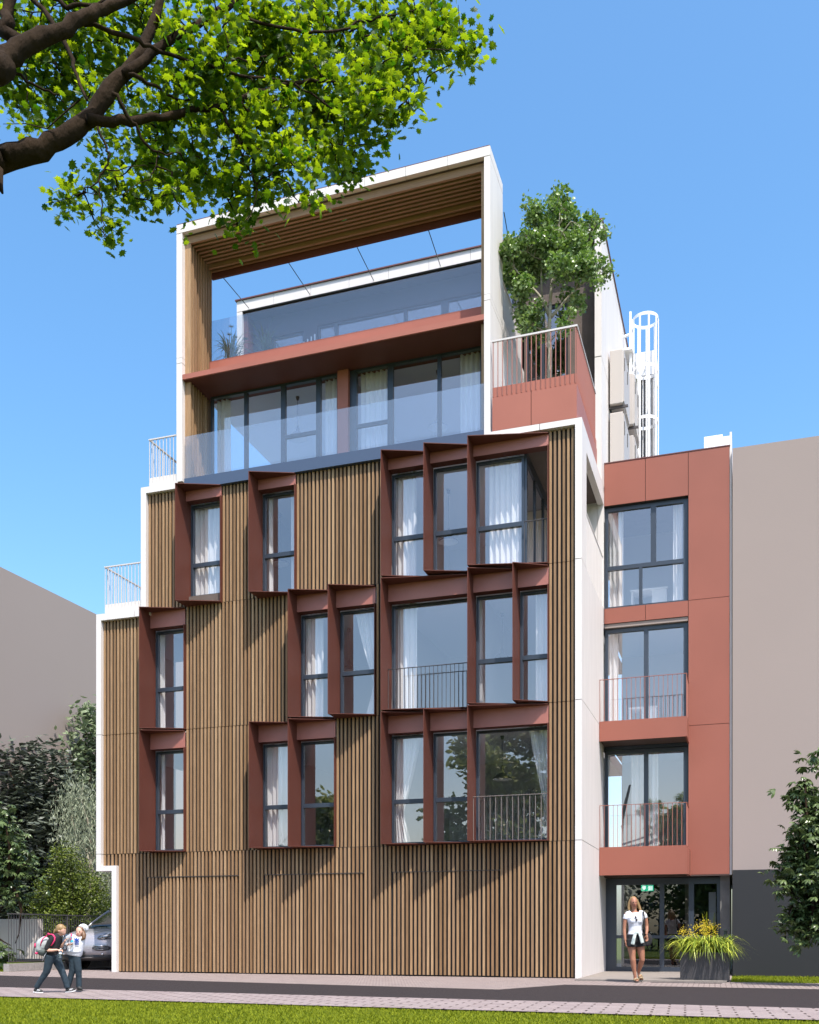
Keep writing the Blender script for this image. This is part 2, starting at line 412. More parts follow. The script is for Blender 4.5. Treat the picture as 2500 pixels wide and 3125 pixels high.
# ---- projecting window surrounds + windows
def surround(x0, x1, z0, z1, hz):
    t = .014; p = .43; yb = .30
    m_ = MB()
    m_.box(x0, x0+t, -p, yb, z0, z1)                                   # fin
    top = [(x0+t, -p), (x1, -.012), (x1, .0), (x1, .056), (x0+t, .056)]
    m_.prism(top, z1-t, z1)
    bot = [(x0+t, -p), (x1, -.012), (x1, .16), (x0+t, .16)]
    m_.prism(bot, z0, z0+t)
    m_.box(x0+t, x1, .075, yb, hz, hz+.02)
    m_.box(x1-t, x1-.001, .0, yb, z0+t, hz)
    m_.box(x0+t, x1-t, .16, yb, z0+.002, z0+.03)
    return m_
def win(x0, x1, z0, z1, tz, y=.32, mull=None):
    f = MB(); a = .055
    f.box(x0, x0+a, y, y+.09, z0, z1); f.box(x1-a, x1, y, y+.09, z0, z1)
    f.box(x0+a, x1-a, y, y+.09, z1-a, z1); f.box(x0+a, x1-a, y, y+.09, z0, z0+.05)
    if tz: f.box(x0+a, x1-a, y-.01, y+.08, tz-.05, tz+.05)
    for mx in (mull or []): f.box(mx-.05, mx+.05, y+.001, y+.085, z0+.05, (tz-.05 if tz else z1-a))
    return f
def pane(x0, x1, z0, z1, y, mat, parent):
    return MB().quad((x0,y,z0),(x1,y,z0),(x1,y,z1),(x0,y,z1)).build('pane', mat, parent)
for id_, x0, x1, z0, z1, hz, tz in BOXES:
    s_ = surround(x0, x1, z0, z1, hz).build('window_surround', M['redd'], B)
    bx(x0+.0145, x1, .056, .074, hz, z1-.0145).build('header', M['redh'], s_)
    xr = -1.36 if id_ == '45' else x1-.016
    zz0 = 9.52 if id_ == '41' else z0+.035
    w_ = win(x0+.016, xr, zz0, hz-.02, tz).build('window', M['frame'], B)
    pane(x0+.07, xr-.055, (tz+.05 if tz else zz0+.05), hz-.075, .365, M['pane'], w_)
    if tz: pane(x0+.07, xr-.055, zz0+.05, tz-.05, .372, M['pane'], w_)
    if id_ == '41': bx(x0+.016, x1-.016, .2, .4, 9.262, 9.515).build('sill_wall', M['stucco'], B)
# dark roller-shutter slot strips over the two big openings
for q in ((-4.4,-2.55,.305,.318,8.70,8.735),(-2.4,-.85,.305,.318,5.60,5.635)): bx(*q).build('shutter_slot', M['black'], B)
# railings in front of big windows
def railing(x0, x1, y, z0, z1, mat, sp=.1, r=.006, name='railing', lab=None, step_in=True):
    m_ = MB(); m_.box(x0, x1, y-.02, y+.02, z1-.012, z1)
    n = int(round((x1-x0)/sp))
    for i in range(n+1):
        x = x0 + .006 + i*(x1-x0-.012)/n; m_.box(x-r, x+r, y-r, y+r, z0, z1-.012)
    return m_.build(name, mat, B, lab)
railing(-4.53, -2.5, .02, 6.16, 7.18, M['rail'])
railing(-2.47, -.77, .02, 3.08, 4.11, pbr('bronze_rail', (.20,.165,.15), .45), .135)
railing(-1.33, -.20, .12 + .08, 9.24, 10.30, M['rail'], .105)

# ---- fifth level: dark band, glass balustrade, recessed glazing
bx(-9.96, -2.215, .0, .12, 12.14, 12.42).build('slate_band', M['band'], B)
bx(-10.0, -2.2, .12, 1.2, 12.361, 12.40).build('terrace_floor', M['concrete'], B)
bx(-9.96, -2.22, .045, .060, 12.40, 13.50).build('glass_balustrade', M['balus'], B, 'lower glass balustrade')
posts = [(-9.75,-9.70),(-8.79,-8.70),(-7.75,-7.63),(-6.78,-6.66)]
y = .96
f = MB(); f.box(-9.75,-6.17,y,y+.1,14.86,14.99); f.box(-9.70,-6.17,y,y+.1,12.40,12.46)
for a,b in posts: f.box(a,b,y+.001,y+.1,12.46,14.86)
f.box(-6.22,-6.17,y+.001,y+.1,12.46,14.86); f.box(-7.63,-6.78,y+.01,y+.08,13.52,13.60)
w_ = f.build('window', M['frame'], B); w_['label'] = 'wide sliding window left of the red pillar'
for a,b in ((-9.70,-8.79),(-8.70,-7.75),(-6.66,-6.22)): pane(a,b,12.46,14.86,y+.05,M['pane'],w_)
pane(-7.63,-6.78,13.60,14.86,y+.05,M['pane'],w_); pane(-7.63,-6.78,12.46,13.52,y+.05,M['pane'],w_)
f = MB(); f.box(-5.80,-2.45,y,y+.1,14.86,14.99); f.box(-5.80,-2.45,y,y+.1,12.40,12.46)
for a,b in ((-5.80,-5.69),(-4.88,-4.74),(-3.61,-3.52),(-2.55,-2.45)): f.box(a,b,y+.001,y+.1,12.46,14.86)
f.box(-5.69,-4.88,y+.01,y+.08,13.48,13.56)
w_ = f.build('window', M['frame'], B); w_['label'] = 'wide sliding window right of the red pillar'
for a,b,c,d in ((-5.69,-4.88,13.56,14.86),(-5.69,-4.88,12.46,13.48),(-4.74,-3.61,12.46,14.86),(-3.52,-2.55,12.46,14.86)): pane(a,b,c,d,y+.05,M['pane'],w_)
bx(-6.16,-5.88,.86,1.05,12.40,14.92).build('red_pillar', M['red'], B)
bx(-5.88,-5.80,.98,1.05,12.40,14.92).build('pillar_infill', M['frame'], B)
# ---- red slab blade and upstand, upper balustrade
mb = MB(); mb.box(-10.015,-2.215,.002,.05,14.92,15.045); mb.box(-10.015,-2.215,.05,1.3,14.94,15.03)
mb.build('slab_blade', M['red'], B, 'red balcony slab edge inside the portal')
bx(-10.01,-2.2,.052,1.28,14.915,14.939).build('slab_soffit', M['redd'], B)
bx(-9.88,-2.30,1.12,1.22,15.03,15.95).build('planter_upstand', M['red'], B)
bx(-9.86,-2.32,1.15,1.165,15.95,17.02).build('glass_balustrade', M['balus'], B, 'upper glass balustrade')
bx(-9.88,-2.30,1.22,1.9,15.03,15.85).build('planter_trough', M['concrete'], B)

# ---- portal
mb = MB()
jl = [15.35, 15.48]
for xa, xb in ((-10.18,-10.02),(-2.21,-2.07)):
    y1 = .78 if xa < -5 else 1.25
    zb_ = 12.372 if xa < -5 else 12.14
    mb.box(xa, xb, 0, y1, zb_, 15.35-G); mb.box(xa, xb, 0, y1, 15.35, 15.48-.004); mb.box(xa, xb, 0, y1, 15.48+.004, 18.60)
n = 8; L_ = (10.18-2.07)/n
for i in range(n):
    a = -10.18 + i*L_; mb.box(a + (G*.6 if i else 0), a+L_, 0, 1.25, 18.62, 18.83)
mb.build('portal_frame', M['white'], B, 'white square portal around the two top levels')
mb = MB(); mb.box(-10.17,-2.08,.02,1.23,18.64,18.80)
for xa, xb in ((-10.17,-10.03),(-2.20,-2.08)):
    mb.box(xa, xb, .02, .76, 15.33, 15.5)
mb.build('portal_joint', M['joint'], B)
bx(-10.17,-2.08,.0,1.25,18.831,18.85).build('portal_coping', M['coping'], B)
mb = MB()
for k in range(9):
    ya = .16 + k*.128
    mb.box(-10.0, -2.22, ya, ya+.06, 18.42-(.0 if k < 7 else .08), 18.597)
mb.build('portal_soffit_slats', M['hslat'], B)
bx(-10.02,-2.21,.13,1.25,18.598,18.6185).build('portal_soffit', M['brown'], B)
bx(-9.9,-2.22,1.27,1.33,18.20,18.60).build('portal_back_beam', M['redd'], B)
mb = MB()
for k in range(9):
    ya = .14 + k*.128
    for z0_, z1_ in ((12.42,14.91),(15.05,18.5)):
        mb.box(-10.018 if k < 5 else -9.99, -9.86, ya, ya+.046, z0_, z1_ if z1_ < 16 else 18.40)
mb.build('portal_lining_slats', M['slat'], B, 'upright timber slats lining the left portal leg')
mb = MB()
for k in range(9):
    ya = .14 + k*.128
    for z0_, z1_ in ((12.42,14.91),(15.05,18.5)):
        mb.box(-2.31, -2.212, ya, ya+.066, z0_, z1_)
mb.build('portal_lining_slats', M['slat'], B, 'upright timber slats lining the right portal leg')
# wall continuing behind the right portal leg + slatted rail on it
mb = MB(); mb.box(-2.21,-2.07,1.252,3.7,12.37,15.44-G); mb.box(-2.21,-2.07,1.252,3.7,15.44,15.66)
mb.build('terrace_side_wall', M['white'], B)
mb = MB()
for k in range(25):
    y_ = 1.30+k*.098; mb.box(-2.16,-2.12,y_,y_+.03,15.66,16.66)
mb.box(-2.17,-2.11,1.26,3.7,16.66,16.69)
mb.build('terrace_side_railing', M['railp'], B)
# ---- penthouse
mb = MB()
n = 9; xa, xb = -10.25, 0.0; L_ = (xb-xa)/n
for i in range(n): mb.box(xa+i*L_+(G*.6 if i else 0), xa+(i+1)*L_, 3.30, 3.6, 18.60, 18.90)
mb.box(-10.25,-10.08,3.30,3.9,15.30,18.585)
mb.box(-.17,0,3.22,3.72,12.36,15.46-G*1.6); mb.box(-.17,0,3.22,3.72,15.46,18.585)
mb.box(-.17,-.001,3.721,9.5,15.46,18.585); mb.box(-.17,-.001,3.601,9.5,18.60,18.90); mb.box(-.17,-.001,3.721,9.5,11.5,15.46-G*1.6)
mb.box(-10.2,-.17,9.3,9.5,12.0,18.9)
mb.build('penthouse_frame', M['white'], B, 'white frame and side wall of the set-back penthouse')
mb = MB(); mb.box(-10.24,-.17,3.33,9.4,18.62,18.88); mb.box(-.16,-.01,3.24,9.4,15.40,15.5); mb.box(-10.23,-.01,3.31,3.58,18.57,18.61); mb.build('penthouse_core', M['joint'], B)
bx(-10.29,.03,3.26,9.55,18.901,18.935).build('penthouse_coping', M['coping'], B)
bx(-10.08,-.17,3.46,3.9,18.54,18.60).build('penthouse_soffit', M['slate'], B); bx(-10.08,-.17,3.36,3.46,18.535,18.60).build('soffit_edge', M['brown'], B)
bx(-10.08,-9.95,3.4,3.72,15.3,18.533).build('penthouse_side_reveal', M['redd'], B)
# back wall with windows
def hole_wall(x0,x1,z0,z1,y0,y1,holes,mat,name):
    xs = sorted({x0,x1,*[h[0] for h in holes],*[h[1] for h in holes]}); zs = sorted({z0,z1,*[h[2] for h in holes],*[h[3] for h in holes]})
    m_ = MB()
    for i in range(len(xs)-1):
        for j in range(len(zs)-1):
            cx_, cz_ = (xs[i]+xs[i+1])/2, (zs[j]+zs[j+1])/2
            if not any(h[0]<cx_<h[1] and h[2]<cz_<h[3] for h in holes): m_.box(xs[i],xs[i+1],y0,y1,zs[j],zs[j+1])
    return m_.build(name, mat, B)
px_ = lambda s: at(s, 0, 3.72).x
H1 = (px_(831),px_(927),15.9,17.96); H2 = (px_(969),-2.35,15.9,18.02)
hole_wall(-10.08,-2.21,15.3,18.54,3.72,3.9,[H1,H2],M['slate'],'penthouse_wall')
hole_wall(-2.07,-.17,12.36,18.54,3.72,3.9,[(-2.03,-.93,12.5,17.3)],M['stucco'],'terrace_back_wall')
for h, mul in ((H1,[]),(H2,[px_(1024),px_(1236),px_(1351),px_(1362)])):
    f = win(h[0],h[1],h[2],h[3],0,3.76,mul); w_ = f.build('window', M['frame'], B); pane(h[0]+.05,h[1]-.05,h[2]+.05,h[3]-.05,3.8,M['pane'],w_)
f = win(-2.03,-.93,12.5,17.3,15.2,3.76,[-1.6]); f.box(-1.65,-1.55,3.761,3.84,15.25,17.25); w_ = f.build('window', M['frame'], B); pane(-1.98,-.98,12.55,17.25,3.81,M['pane'],w_)
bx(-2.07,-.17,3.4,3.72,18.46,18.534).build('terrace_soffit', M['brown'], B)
bx(-10.1,-2.21,1.3,3.72,15.301,15.33).build('penthouse_terrace_floor', M['concrete'], B)
mb = MB()
for a in (-9.75,-7.87,-5.99,-4.11,-2.22): mb.tube([(a+.17,1.3,18.2),(a-.12,3.29,18.64)], .011, 6)
mb.build('tie_rods', M['cable'], B, 'thin steel rods tying the portal to the penthouse')
# ---- corner terrace on the right: red parapet and railing
mb = MB()
mb.box(-2.02,-1.13-G*.5,0.004,.06,12.352,13.11); mb.box(-1.13+G*.5,-.11,.004,.06,12.352,13.11)
mb.box(-.17,-.11,.061,3.2,12.352,13.11)
mb.box(-2.02,-.125,.02,.06,13.12,13.34); mb.box(-.165,-.125,.061,3.2,13.12,13.34)
mb.build('parapet', M['red'], B, 'red metal parapet of the corner terrace')
mb = MB(); mb.box(-2.0,-.13,.03,.055,12.36,13.13); mb.build('parapet_joint', M['joint'], B)
mb = MB()
for i in range(18):
    x = -2.0 + i*(1.86/17); mb.box(x-.008,x+.008,-.002,.018,12.95+.17,14.36)
for i in range(30):
    y_ = .04 + i*.098; mb.box(-.123,-.107,y_-.008,y_+.008,13.12,14.36)
r_ = mb.build('terrace_railing', M['raild'], B, 'red barred railing of the corner terrace')
mb = MB(); mb.box(-2.03,-.095,-.012,.028,14.36,14.40); mb.box(-.135,-.095,.028,2.92,14.36,14.40); mb.build('handrail', M['railp'], r_)
bx(-2.07,-.15,.36,3.22,12.345,12.39).build('terrace_floor', M['concrete'], B)
# ---- left terrace railings
def lrail(x0, x1, y1, z0, lab):
    m_ = MB(); z1 = z0+1.22
    n = int((x1-x0)/.1)
    for i in range(n+1): m_.box(x0+i*.1-.007, x0+i*.1+.007, .10, .114, z0+.05, z1)
    n = int((y1-.1)/.1)
    for i in range(1, n+1): m_.box(x0-.007, x0+.007, .1+i*.1, .114+i*.1, z0+.05, z1)
    r = m_.build('terrace_railing', M['railp'], B, lab)
    q = MB(); q.box(x0-.02,x1,.087,.127,z1,z1+.03); q.box(x0-.02,x0+.02,.128,y1,z1,z1+.03); q.build('handrail', M['railp'], r)
    k = MB(); k.box(x0-.01,x1,.13,.15,z0,z0+.27); k.box(x0-.01,x0+.012,.151,y1,z0,z0+.27); k.build('railing_base', M['white'], r)
lrail(-11.03, -10.19, 3.4, 12.372, 'pale railing on the upper left roof terrace')
lrail(-12.36, -11.23, 3.4, 9.272, 'pale railing on the lower left roof terrace')

# ---- red wing at the right
RY = 3.69
hl = [(0.0,2.07,9.265,11.87),(0.0,2.07,6.2,8.87),(0.0,2.07,3.11,5.75)]
mb = MB()
g2_ = .006
def panel(x0,x1,z0,z1): mb.box(x0+g2_,x1-g2_,RY,RY+.03,z0+g2_,z1-g2_)
panel(0,1.03,11.87,12.95); panel(1.03,2.07,11.87,12.95); panel(2.07,3.05,9.26,12.95)
panel(0,1.03,8.87,9.265); panel(1.03,2.07,8.87,9.265); panel(2.07,3.05,6.15,9.26); panel(2.07,3.05,2.44,6.15)
panel(0,2.07,5.75,6.2); panel(0,2.07,2.46,3.11)
mb.build('red_panel', M['redw'], B, 'flat red metal panels of the right wing')
hole_wall(0.0,3.045,2.46,12.93,RY+.031,RY+.2,[(a+.0,b,c,d) for a,b,c,d in hl],M['joint'],'wing_wall')
bx(0,3.06,RY-.01,RY+.2,12.951,12.975).build('wing_coping', M['coping'], B)
mb = MB(); mb.box(3.05,3.10,RY+.03,12,2.44,13.3); mb.box(0,3.05,11.9,12,2.44,12.6); mb.build('fire_wall', M['white'], B)
bx(.0,3.05,RY+.2,11.9,12.6,12.7).build('wing_roof', M['concrete'], B)
mb = MB()
for z in (2.7,5.95,9.0): mb.box(0.01,3.04,RY+.2,8,z,z+.22)
mb.build('floor_slab', M['ceil'], B)
mb = MB(); mb.box(0.01,3.04,7.5,7.6,2.9,12.5); mb.box(2.3,2.4,RY+.2,7.5,2.92,5.9); mb.box(2.3,2.4,RY+.2,7.5,6.18,9.0); mb.box(2.3,2.4,RY+.2,7.5,9.23,12.5); mb.build('interior_wall', M['wallin'], B)
# windows of the wing
def wwin(z0,z1,kind):
    y = RY+.12; f = MB(); x0,x1 = .012,2.058
    f.box(x0,x0+.07,y,y+.1,z0,z1); f.box(x1-.11,x1,y,y+.1,z0,z1); f.box(x0+.07,x1-.11,y,y+.1,z1-.1,z1); f.box(x0+.07,x1-.11,y,y+.1,z0,z0+.06)
    P = []
    if kind == 'cross':
        f.box(.082,1.948,y-.005,y+.09,10.26,10.36)
        f.box(1.15,1.28,y-.003,y+.09,10.36,z1-.1); f.box(.86,.94,y-.003,y+.09,z0+.06,10.26)
        P = [(.08,1.15,10.36,z1-.1),(1.28,1.95,10.36,z1-.1),(.08,.86,z0+.06,10.26),(.94,1.95,z0+.06,10.26)]
    else:
        f.box(.98,1.09,y-.003,y+.09,z0+.06,z1-.1); P = [(.08,.98,z0+.06,z1-.1),(1.09,1.95,z0+.06,z1-.1)]
    w_ = f.build('window', M['frame'], B)
    for a,b,c,d in P: pane(a,b,c,d,y+.05,M['pane'],w_)
wwin(9.27,11.86,'cross'); wwin(6.21,8.76,'door'); wwin(3.12,5.66,'door')
bx(.01,2.06,RY+.03,RY+.22,8.77,8.865).build('shutter_box', M['beige'], B)
bx(.01,2.06,RY+.03,RY+.22,5.67,5.745).build('shutter_box', M['frame'], B)
# balconies of the wing
for (za, zb2, zr, full, lab) in ((5.715,6.20,7.23,0,'upper red balcony'),(2.42,3.11,4.14,1,'lower red balcony')):
    m_ = MB(); y0 = 2.754
    m_.box(.008,2.09,y0,y0+.04,za,zb2); m_.box(2.05,2.09,y0+.04,RY-.002,za,zb2)
    if full: m_.box(2.09,2.13,y0+.04,RY-.002,za-.001,zb2-.08)
    b_ = m_.build('balcony', M['redw'], B, lab)
    m_ = MB(); m_.box(.01,2.05,y0+.04,RY-.002,za+.03,zb2-.25); m_.build('balcony_slab', M['brown'], b_)
    m_ = MB(); m_.box(.01,2.09,y0,y0+.03,zr-.012,zr); m_.box(2.06,2.09,y0+.03,RY-.002,zr-.012,zr)
    for i in range(20):
        x = .02+i*(2.055/19); m_.box(x-.006,x+.006,y0+.008,y0+.02,zb2,zr-.012)
    for i in range(1,9):
        y_ = y0+i*.1; m_.box(2.067,2.079,y_-.006,y_+.006,zb2,zr-.012)
    m_.build('railing', M['raild'], b_)
# side wall strip beyond the corner down to the entrance
mb = MB(); mb.box(-.147,-.002,3.601,4.6,0,Z1-G); mb.build('entrance_side_wall', M['white'], B)
# entrance
ey = 4.05
f = MB()
f.box(.0,.26,ey,ey+.12,0.03,2.40); f.box(1.35,1.46,ey,ey+.12,.14,2.24); f.box(2.06,2.19,ey,ey+.12,.14,2.24); f.box(2.74,2.82,ey,ey+.12,.03,2.40)
f.box(.26,2.74,ey+.001,ey+.12,2.24,2.40); f.box(.26,2.74,ey+.001,ey+.12,.03,.14); f.box(.26,2.74,ey-.01,ey+.1,.87,.95)
e_ = f.build('entrance_door', M['frame'], B, 'dark framed glass entrance front')
for a,b in ((.26,1.35),(1.46,2.06),(2.19,2.74)):
    pane(a,b,.14,.87,ey+.06,M['panelow'],e_); pane(a,b,.95,2.24,ey+.06,M['panelow'],e_)
bx(2.82,3.05,3.95,4.3,0,2.42).build('entrance_pier', M['concrete'], B)
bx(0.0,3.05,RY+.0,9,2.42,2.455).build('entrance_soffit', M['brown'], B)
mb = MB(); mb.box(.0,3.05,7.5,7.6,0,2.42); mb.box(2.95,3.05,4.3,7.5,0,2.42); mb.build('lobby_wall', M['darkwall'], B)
mb = MB(); mb.box(1.9,2.05,5.4,6.4,0,2.42); mb.box(.36,.62,4.9,5.4,0,2.42); mb.build('lobby_column', M['beige'], B)
bx(0,3.05,-.98,9,-.01,.028).build('entrance_floor', M['porch'], B)
bx(2.53,2.7,4.6,4.62,1.2,2.05).build('notice_board', M['furn'], B)
bx(3.102,3.18,RY+.3,RY+.4,0,11.6).build('added_dark_filler', M['joint'], B)  # dark strip added to black out the bright see-through slot beside the neighbour
# chimneys
mb = MB(); mb.box(2.40,2.86,5.0,5.6,12.7,13.88); mb.build('roof_vent_box', M['steel'], B, 'white box on the roof of the right wing')
mb = MB(); mb.box(2.78,3.049,4.5,4.9,12.7,13.58); mb.build('roof_vent_box', M['steel'], B, 'smaller white box at the edge of the right wing roof')
# ================================================================== curtains, lamps, furniture
def curtain(x0, x1, z0, z1, y, label, tie=None, group='white curtains behind the windows', cat='curtain'):
    nx = max(8, int((x1-x0)/.018)); nz = 10; vs = []
    ph = rnd.random()*6
    for j in range(nz+1):
        t = j/nz; z = z0+(z1-z0)*t
        for i in range(nx+1):
            s_ = i/nx
            xa, xb = x0, x1
            if tie == 'R':   # gathered to the right at mid height
                k = max(0, 1-abs(t-.28)/.75); xa = x0+(x1-x0)*.78*k**1.3
            if tie == 'L':
                k = max(0, 1-abs(t-.28)/.75); xb = x1-(x1-x0)*.72*k**1.3
            x = xa+(xb-xa)*s_
            yy = y + .045*sin(s_*(x1-x0)*48+ph+.5*sin(t*2)) + .018*sin(s_*(x1-x0)*19+ph*2)
            vs.append((x, yy, z))
    m_ = MB(); m_.add(vs, [(j*(nx+1)+i, j*(nx+1)+i+1, (j+1)*(nx+1)+i+1, (j+1)*(nx+1)+i) for j in range(nz) for i in range(nx)], True)
    return tag(m_.build('curtain', M['curtain'], None), label, cat, group)
F1, F2, F3, F5 = 'first upper storey', 'second upper storey', 'third upper storey', 'level above the slate band'
CY = .47
CUR = [(-9.92,-8.96,9.3,11.95,'sheer curtain filling the far left window of the '+F3,None),
 (-7.88,-7.70,9.3,11.95,'narrow curtain left in the second window from left, '+F3,None),
 (-7.22,-6.95,9.3,11.95,'narrow curtain right in the second window from left, '+F3,None),
 (-4.5,-3.98,9.3,11.95,'curtain at left of the right-hand trio, '+F3,None),
 (-2.2,-1.45,9.3,11.95,'broad pleated curtain beside the corner loggia, '+F3,None),
 (-10.95,-10.80,6.2,8.9,'thin curtain edge in the far left window of the '+F2,None),
 (-6.85,-6.35,6.2,8.9,'curtain, left window of the middle pair, '+F2,None),
 (-5.55,-4.88,6.2,8.9,'swept curtain, right window of the middle pair, '+F2,'R'),
 (-4.45,-3.95,6.2,8.9,'curtain at the left of the large railed window, '+F2,None),
 (-1.12,-.8,6.2,8.9,'curtain in the narrow window next to the right edge, '+F2,None),
 (-10.95,-10.82,3.1,5.8,'thin curtain edge at the left of the far left window, '+F1,None),
 (-10.12,-9.98,3.1,5.8,'thin curtain edge at the right of the far left window, '+F1,None),
 (-7.88,-6.95,3.1,5.8,'sheer curtain filling the left window of the middle pair, '+F1,None),
 (-6.05,-5.9,3.1,5.8,'narrow curtain in the right window of the middle pair, '+F1,None),
 (-4.5,-3.85,3.1,5.8,'tied-back curtain at left of the right-hand trio, '+F1,'L'),
 (-1.3,-.8,3.1,5.8,'tied-back curtain at the right of the large railed window, '+F1,'R'),
 (-9.68,-9.30,12.42,14.95,'curtain at the far left end of the '+F5,None),
 (-6.62,-6.22,12.42,14.95,'curtain directly left of the red pillar, '+F5,None),
 (-5.66,-4.92,12.42,14.95,'curtain directly right of the red pillar, '+F5,None),
 (-3.1,-2.5,12.42,14.95,'curtain at the far right end of the '+F5,None)]
for x0,x1,z0,z1,lab,tie in CUR: curtain(x0,x1,z0,z1,CY if z0 < 12 else 1.2,'white '+lab,tie)
for x0,x1,z0,z1,lab in ((.1,.45,9.3,11.85,'left of the cross-barred top window'),(1.68,1.93,9.3,11.85,'right of the cross-barred top window'),
   (.1,.32,6.2,8.8,'left of the window over the upper red balcony'),(.63,.97,3.1,5.7,'left of the mullion over the lower red balcony'),(1.1,1.32,3.1,5.7,'right of the mullion over the lower red balcony')):
    curtain(x0,x1,z0,z1,RY+.36,'white curtain '+lab+' of the red wing',None)
for p, ztop, lab in (((-8.17,1.8,10.79),12.0,'second window from the left of the '+F3),((-3.57,1.8,10.80),12.0,'middle window of the right-hand trio, '+F3),
   ((-2.21,1.8,7.75),8.86-.05,'window right of the large railed one, '+F2),((-6.23,1.8,7.8),8.81,'middle pair of windows, '+F2),
   ((-2.21,1.8,4.85),5.81,'large railed window at the right, '+F1),((-7.67,1.8,14.02),15.0,'glazing left of the red pillar'),((-3.85,1.8,13.68),15.0,'glazing right of the red pillar')):
    r_ = empty('pendant_lamp', (p[0],p[1],ztop), 'black pendant lamp hanging behind the '+lab, 'lamp', 'pendant lamps inside the rooms')
    MB().lathe((p[0],p[1],p[2]-.1), [(.25,0),(.24,.025),(.19,.06),(.12,.13),(.05,.17),(.04,.25),(.015,.36)]).build('lamp_shade', M['lamp'], r_)
    MB().lathe((p[0],p[1],p[2]-.1), [(.245,.001),(.225,.018),(.10,.06),(.001,.065)]).build('reflector', M['lampin'], r_)
    m_ = MB(); m_.tube([(p[0],p[1],p[2]+.2),(p[0],p[1],ztop)], .006, 6); m_.lathe((p[0],p[1],ztop-.09), [(.001,0),(.03,.005),(.05,.09)]); m_.build('cable', M['lamp'], r_)
# white furniture seen in the wing
for (x0,x1,z,lab) in ((.55,1.5,9.25,'cross-barred window of the red wing'),(.5,1.25,6.17,'upper red balcony'),(.3,.75,3.08,'lower red balcony')):
    t_ = empty('desk', ((x0+x1)/2, 5.0, z), 'white desk standing inside behind the '+lab, 'desk', 'white desks inside the red wing')
    m_ = MB(); m_.box(x0,x1,4.7,5.3,z+.72,z+.76); m_.build('desktop', M['furn'], t_)
    m_ = MB(); m_.box(x1-.4,x1-.02,4.72,5.28,z+.0,z+.718); m_.box(x0+.02,x0+.06,4.72,5.28,z,z+.718); m_.build('pedestal', M['furn'], t_)
# escape route sign hanging inside the entrance
green = pbr('sign_green', (.0,.38,.20), .4); whitep = pbr('sign_white', (.85,.88,.86), .5)
for m__, c__ in ((green,(.0,.55,.28,1)),(whitep,(.8,1,.9,1))):
    b__ = [n for n in m__.node_tree.nodes if n.type == 'BSDF_PRINCIPLED'][0]; b__.inputs['Emission Color'].default_value = c__; b__.inputs['Emission Strength'].default_value = .7
sg = empty('exit_sign', (1.0,4.40,2.2), 'green and white escape route sign hanging inside the glass entrance', 'sign')
x0,x1,z0,z1,yy = .86,1.17,2.09,2.24,4.38
bx(x0,x1,yy,yy+.03,z0,z1).build('sign_board', green, sg)
m_ = MB(); a = x0+.075
m_.prism3([(a,yy-.002,z0+.02),(a+.045,yy-.002,z0+.075),(a+.045,yy-.002,z1-.02),(a-.045,yy-.002,z1-.02),(a-.045,yy-.002,z0+.075)],(0,.0015,0))   # arrow down
m_.box(x1-.13,x1-.02,yy-.002,yy-.0005,z0+.018,z1-.018); m_.build('sign_marks', whitep, sg)
m_ = MB(); c = x1-.075
m_.ell((c+.012,yy-.004,z1-.035),(.010,.002,.010)); m_.tube([(c+.006,yy-.004,z1-.05),(c-.006,yy-.004,z0+.062)],.008,6,flat=.3)
m_.tube([(c-.006,yy-.004,z0+.062),(c+.022,yy-.004,z0+.050),(c+.018,yy-.004,z0+.024)],.006,6,flat=.3); m_.tube([(c-.006,yy-.004,z0+.062),(c-.02,yy-.004,z0+.04),(c-.04,yy-.004,z0+.036)],.006,6,flat=.3)
m_.tube([(c-.03,yy-.004,z1-.062),(c,yy-.004,z1-.052),(c+.028,yy-.004,z1-.066)],.005,6,flat=.3); m_.build('running_figure', green, sg)
# ================================================================== things on the roofs
def cabinet(x0,x1,y0,y1,z0,z1,label):
    c_ = empty('air_unit', ((x0+x1)/2,(y0+y1)/2,z0), label, 'ventilation cabinet', 'taupe ventilation cabinets on the side wall')
    m_ = bx(x0,x1,y0,y1,z0,z1); m_.build('cabinet_body', M['cab'], c_, bevel=.02)
    m_ = MB(); n = 2
    for i in range(n):
        ya = y0+.03+i*(y1-y0-.03)/n; m_.box(x1+.001,x1+.03,ya,ya+(y1-y0)/n-.05,z0+.05,z1-.05)
    d_ = m_.build('cabinet_door', M['cab'], c_)
    m_ = MB()
    for i in range(n):
        ya = y0+.09+i*(y1-y0-.03)/n; m_.box(x1+.03,x1+.045,ya,ya+.03,z0+.62*(z1-z0),z0+.85*(z1-z0))
    m_.build('handle', M['black'], d_)
    m_ = MB(); m_.box(.0,x0,y0+.1,y0+.16,z0-.06,z0-.01); m_.box(x0,x1+.12,y0+.1,y0+.16,z0-.06,z0-.005); m_.build('bracket', M['rail'], c_)
cabinet(.04,.38,4.5,5.9,14.86,16.28,'upper taupe ventilation cabinet nearest the street beside the penthouse')
cabinet(.04,.38,4.5,5.9,13.1,14.64,'lower taupe ventilation cabinet nearest the street beside the penthouse')
cabinet(.12,.44,6.6,8.1,15.3,16.75,'upper taupe ventilation cabinet in the rear pair')
cabinet(.12,.44,6.6,8.1,13.3,15.0,'lower taupe ventilation cabinet in the rear pair')
ld = empty('cage_ladder', (.66,8,12.7), 'white steel ladder with round safety cage on the side of the penthouse', 'ladder')
cx_, cy_, rr = .64, 8.0, .37
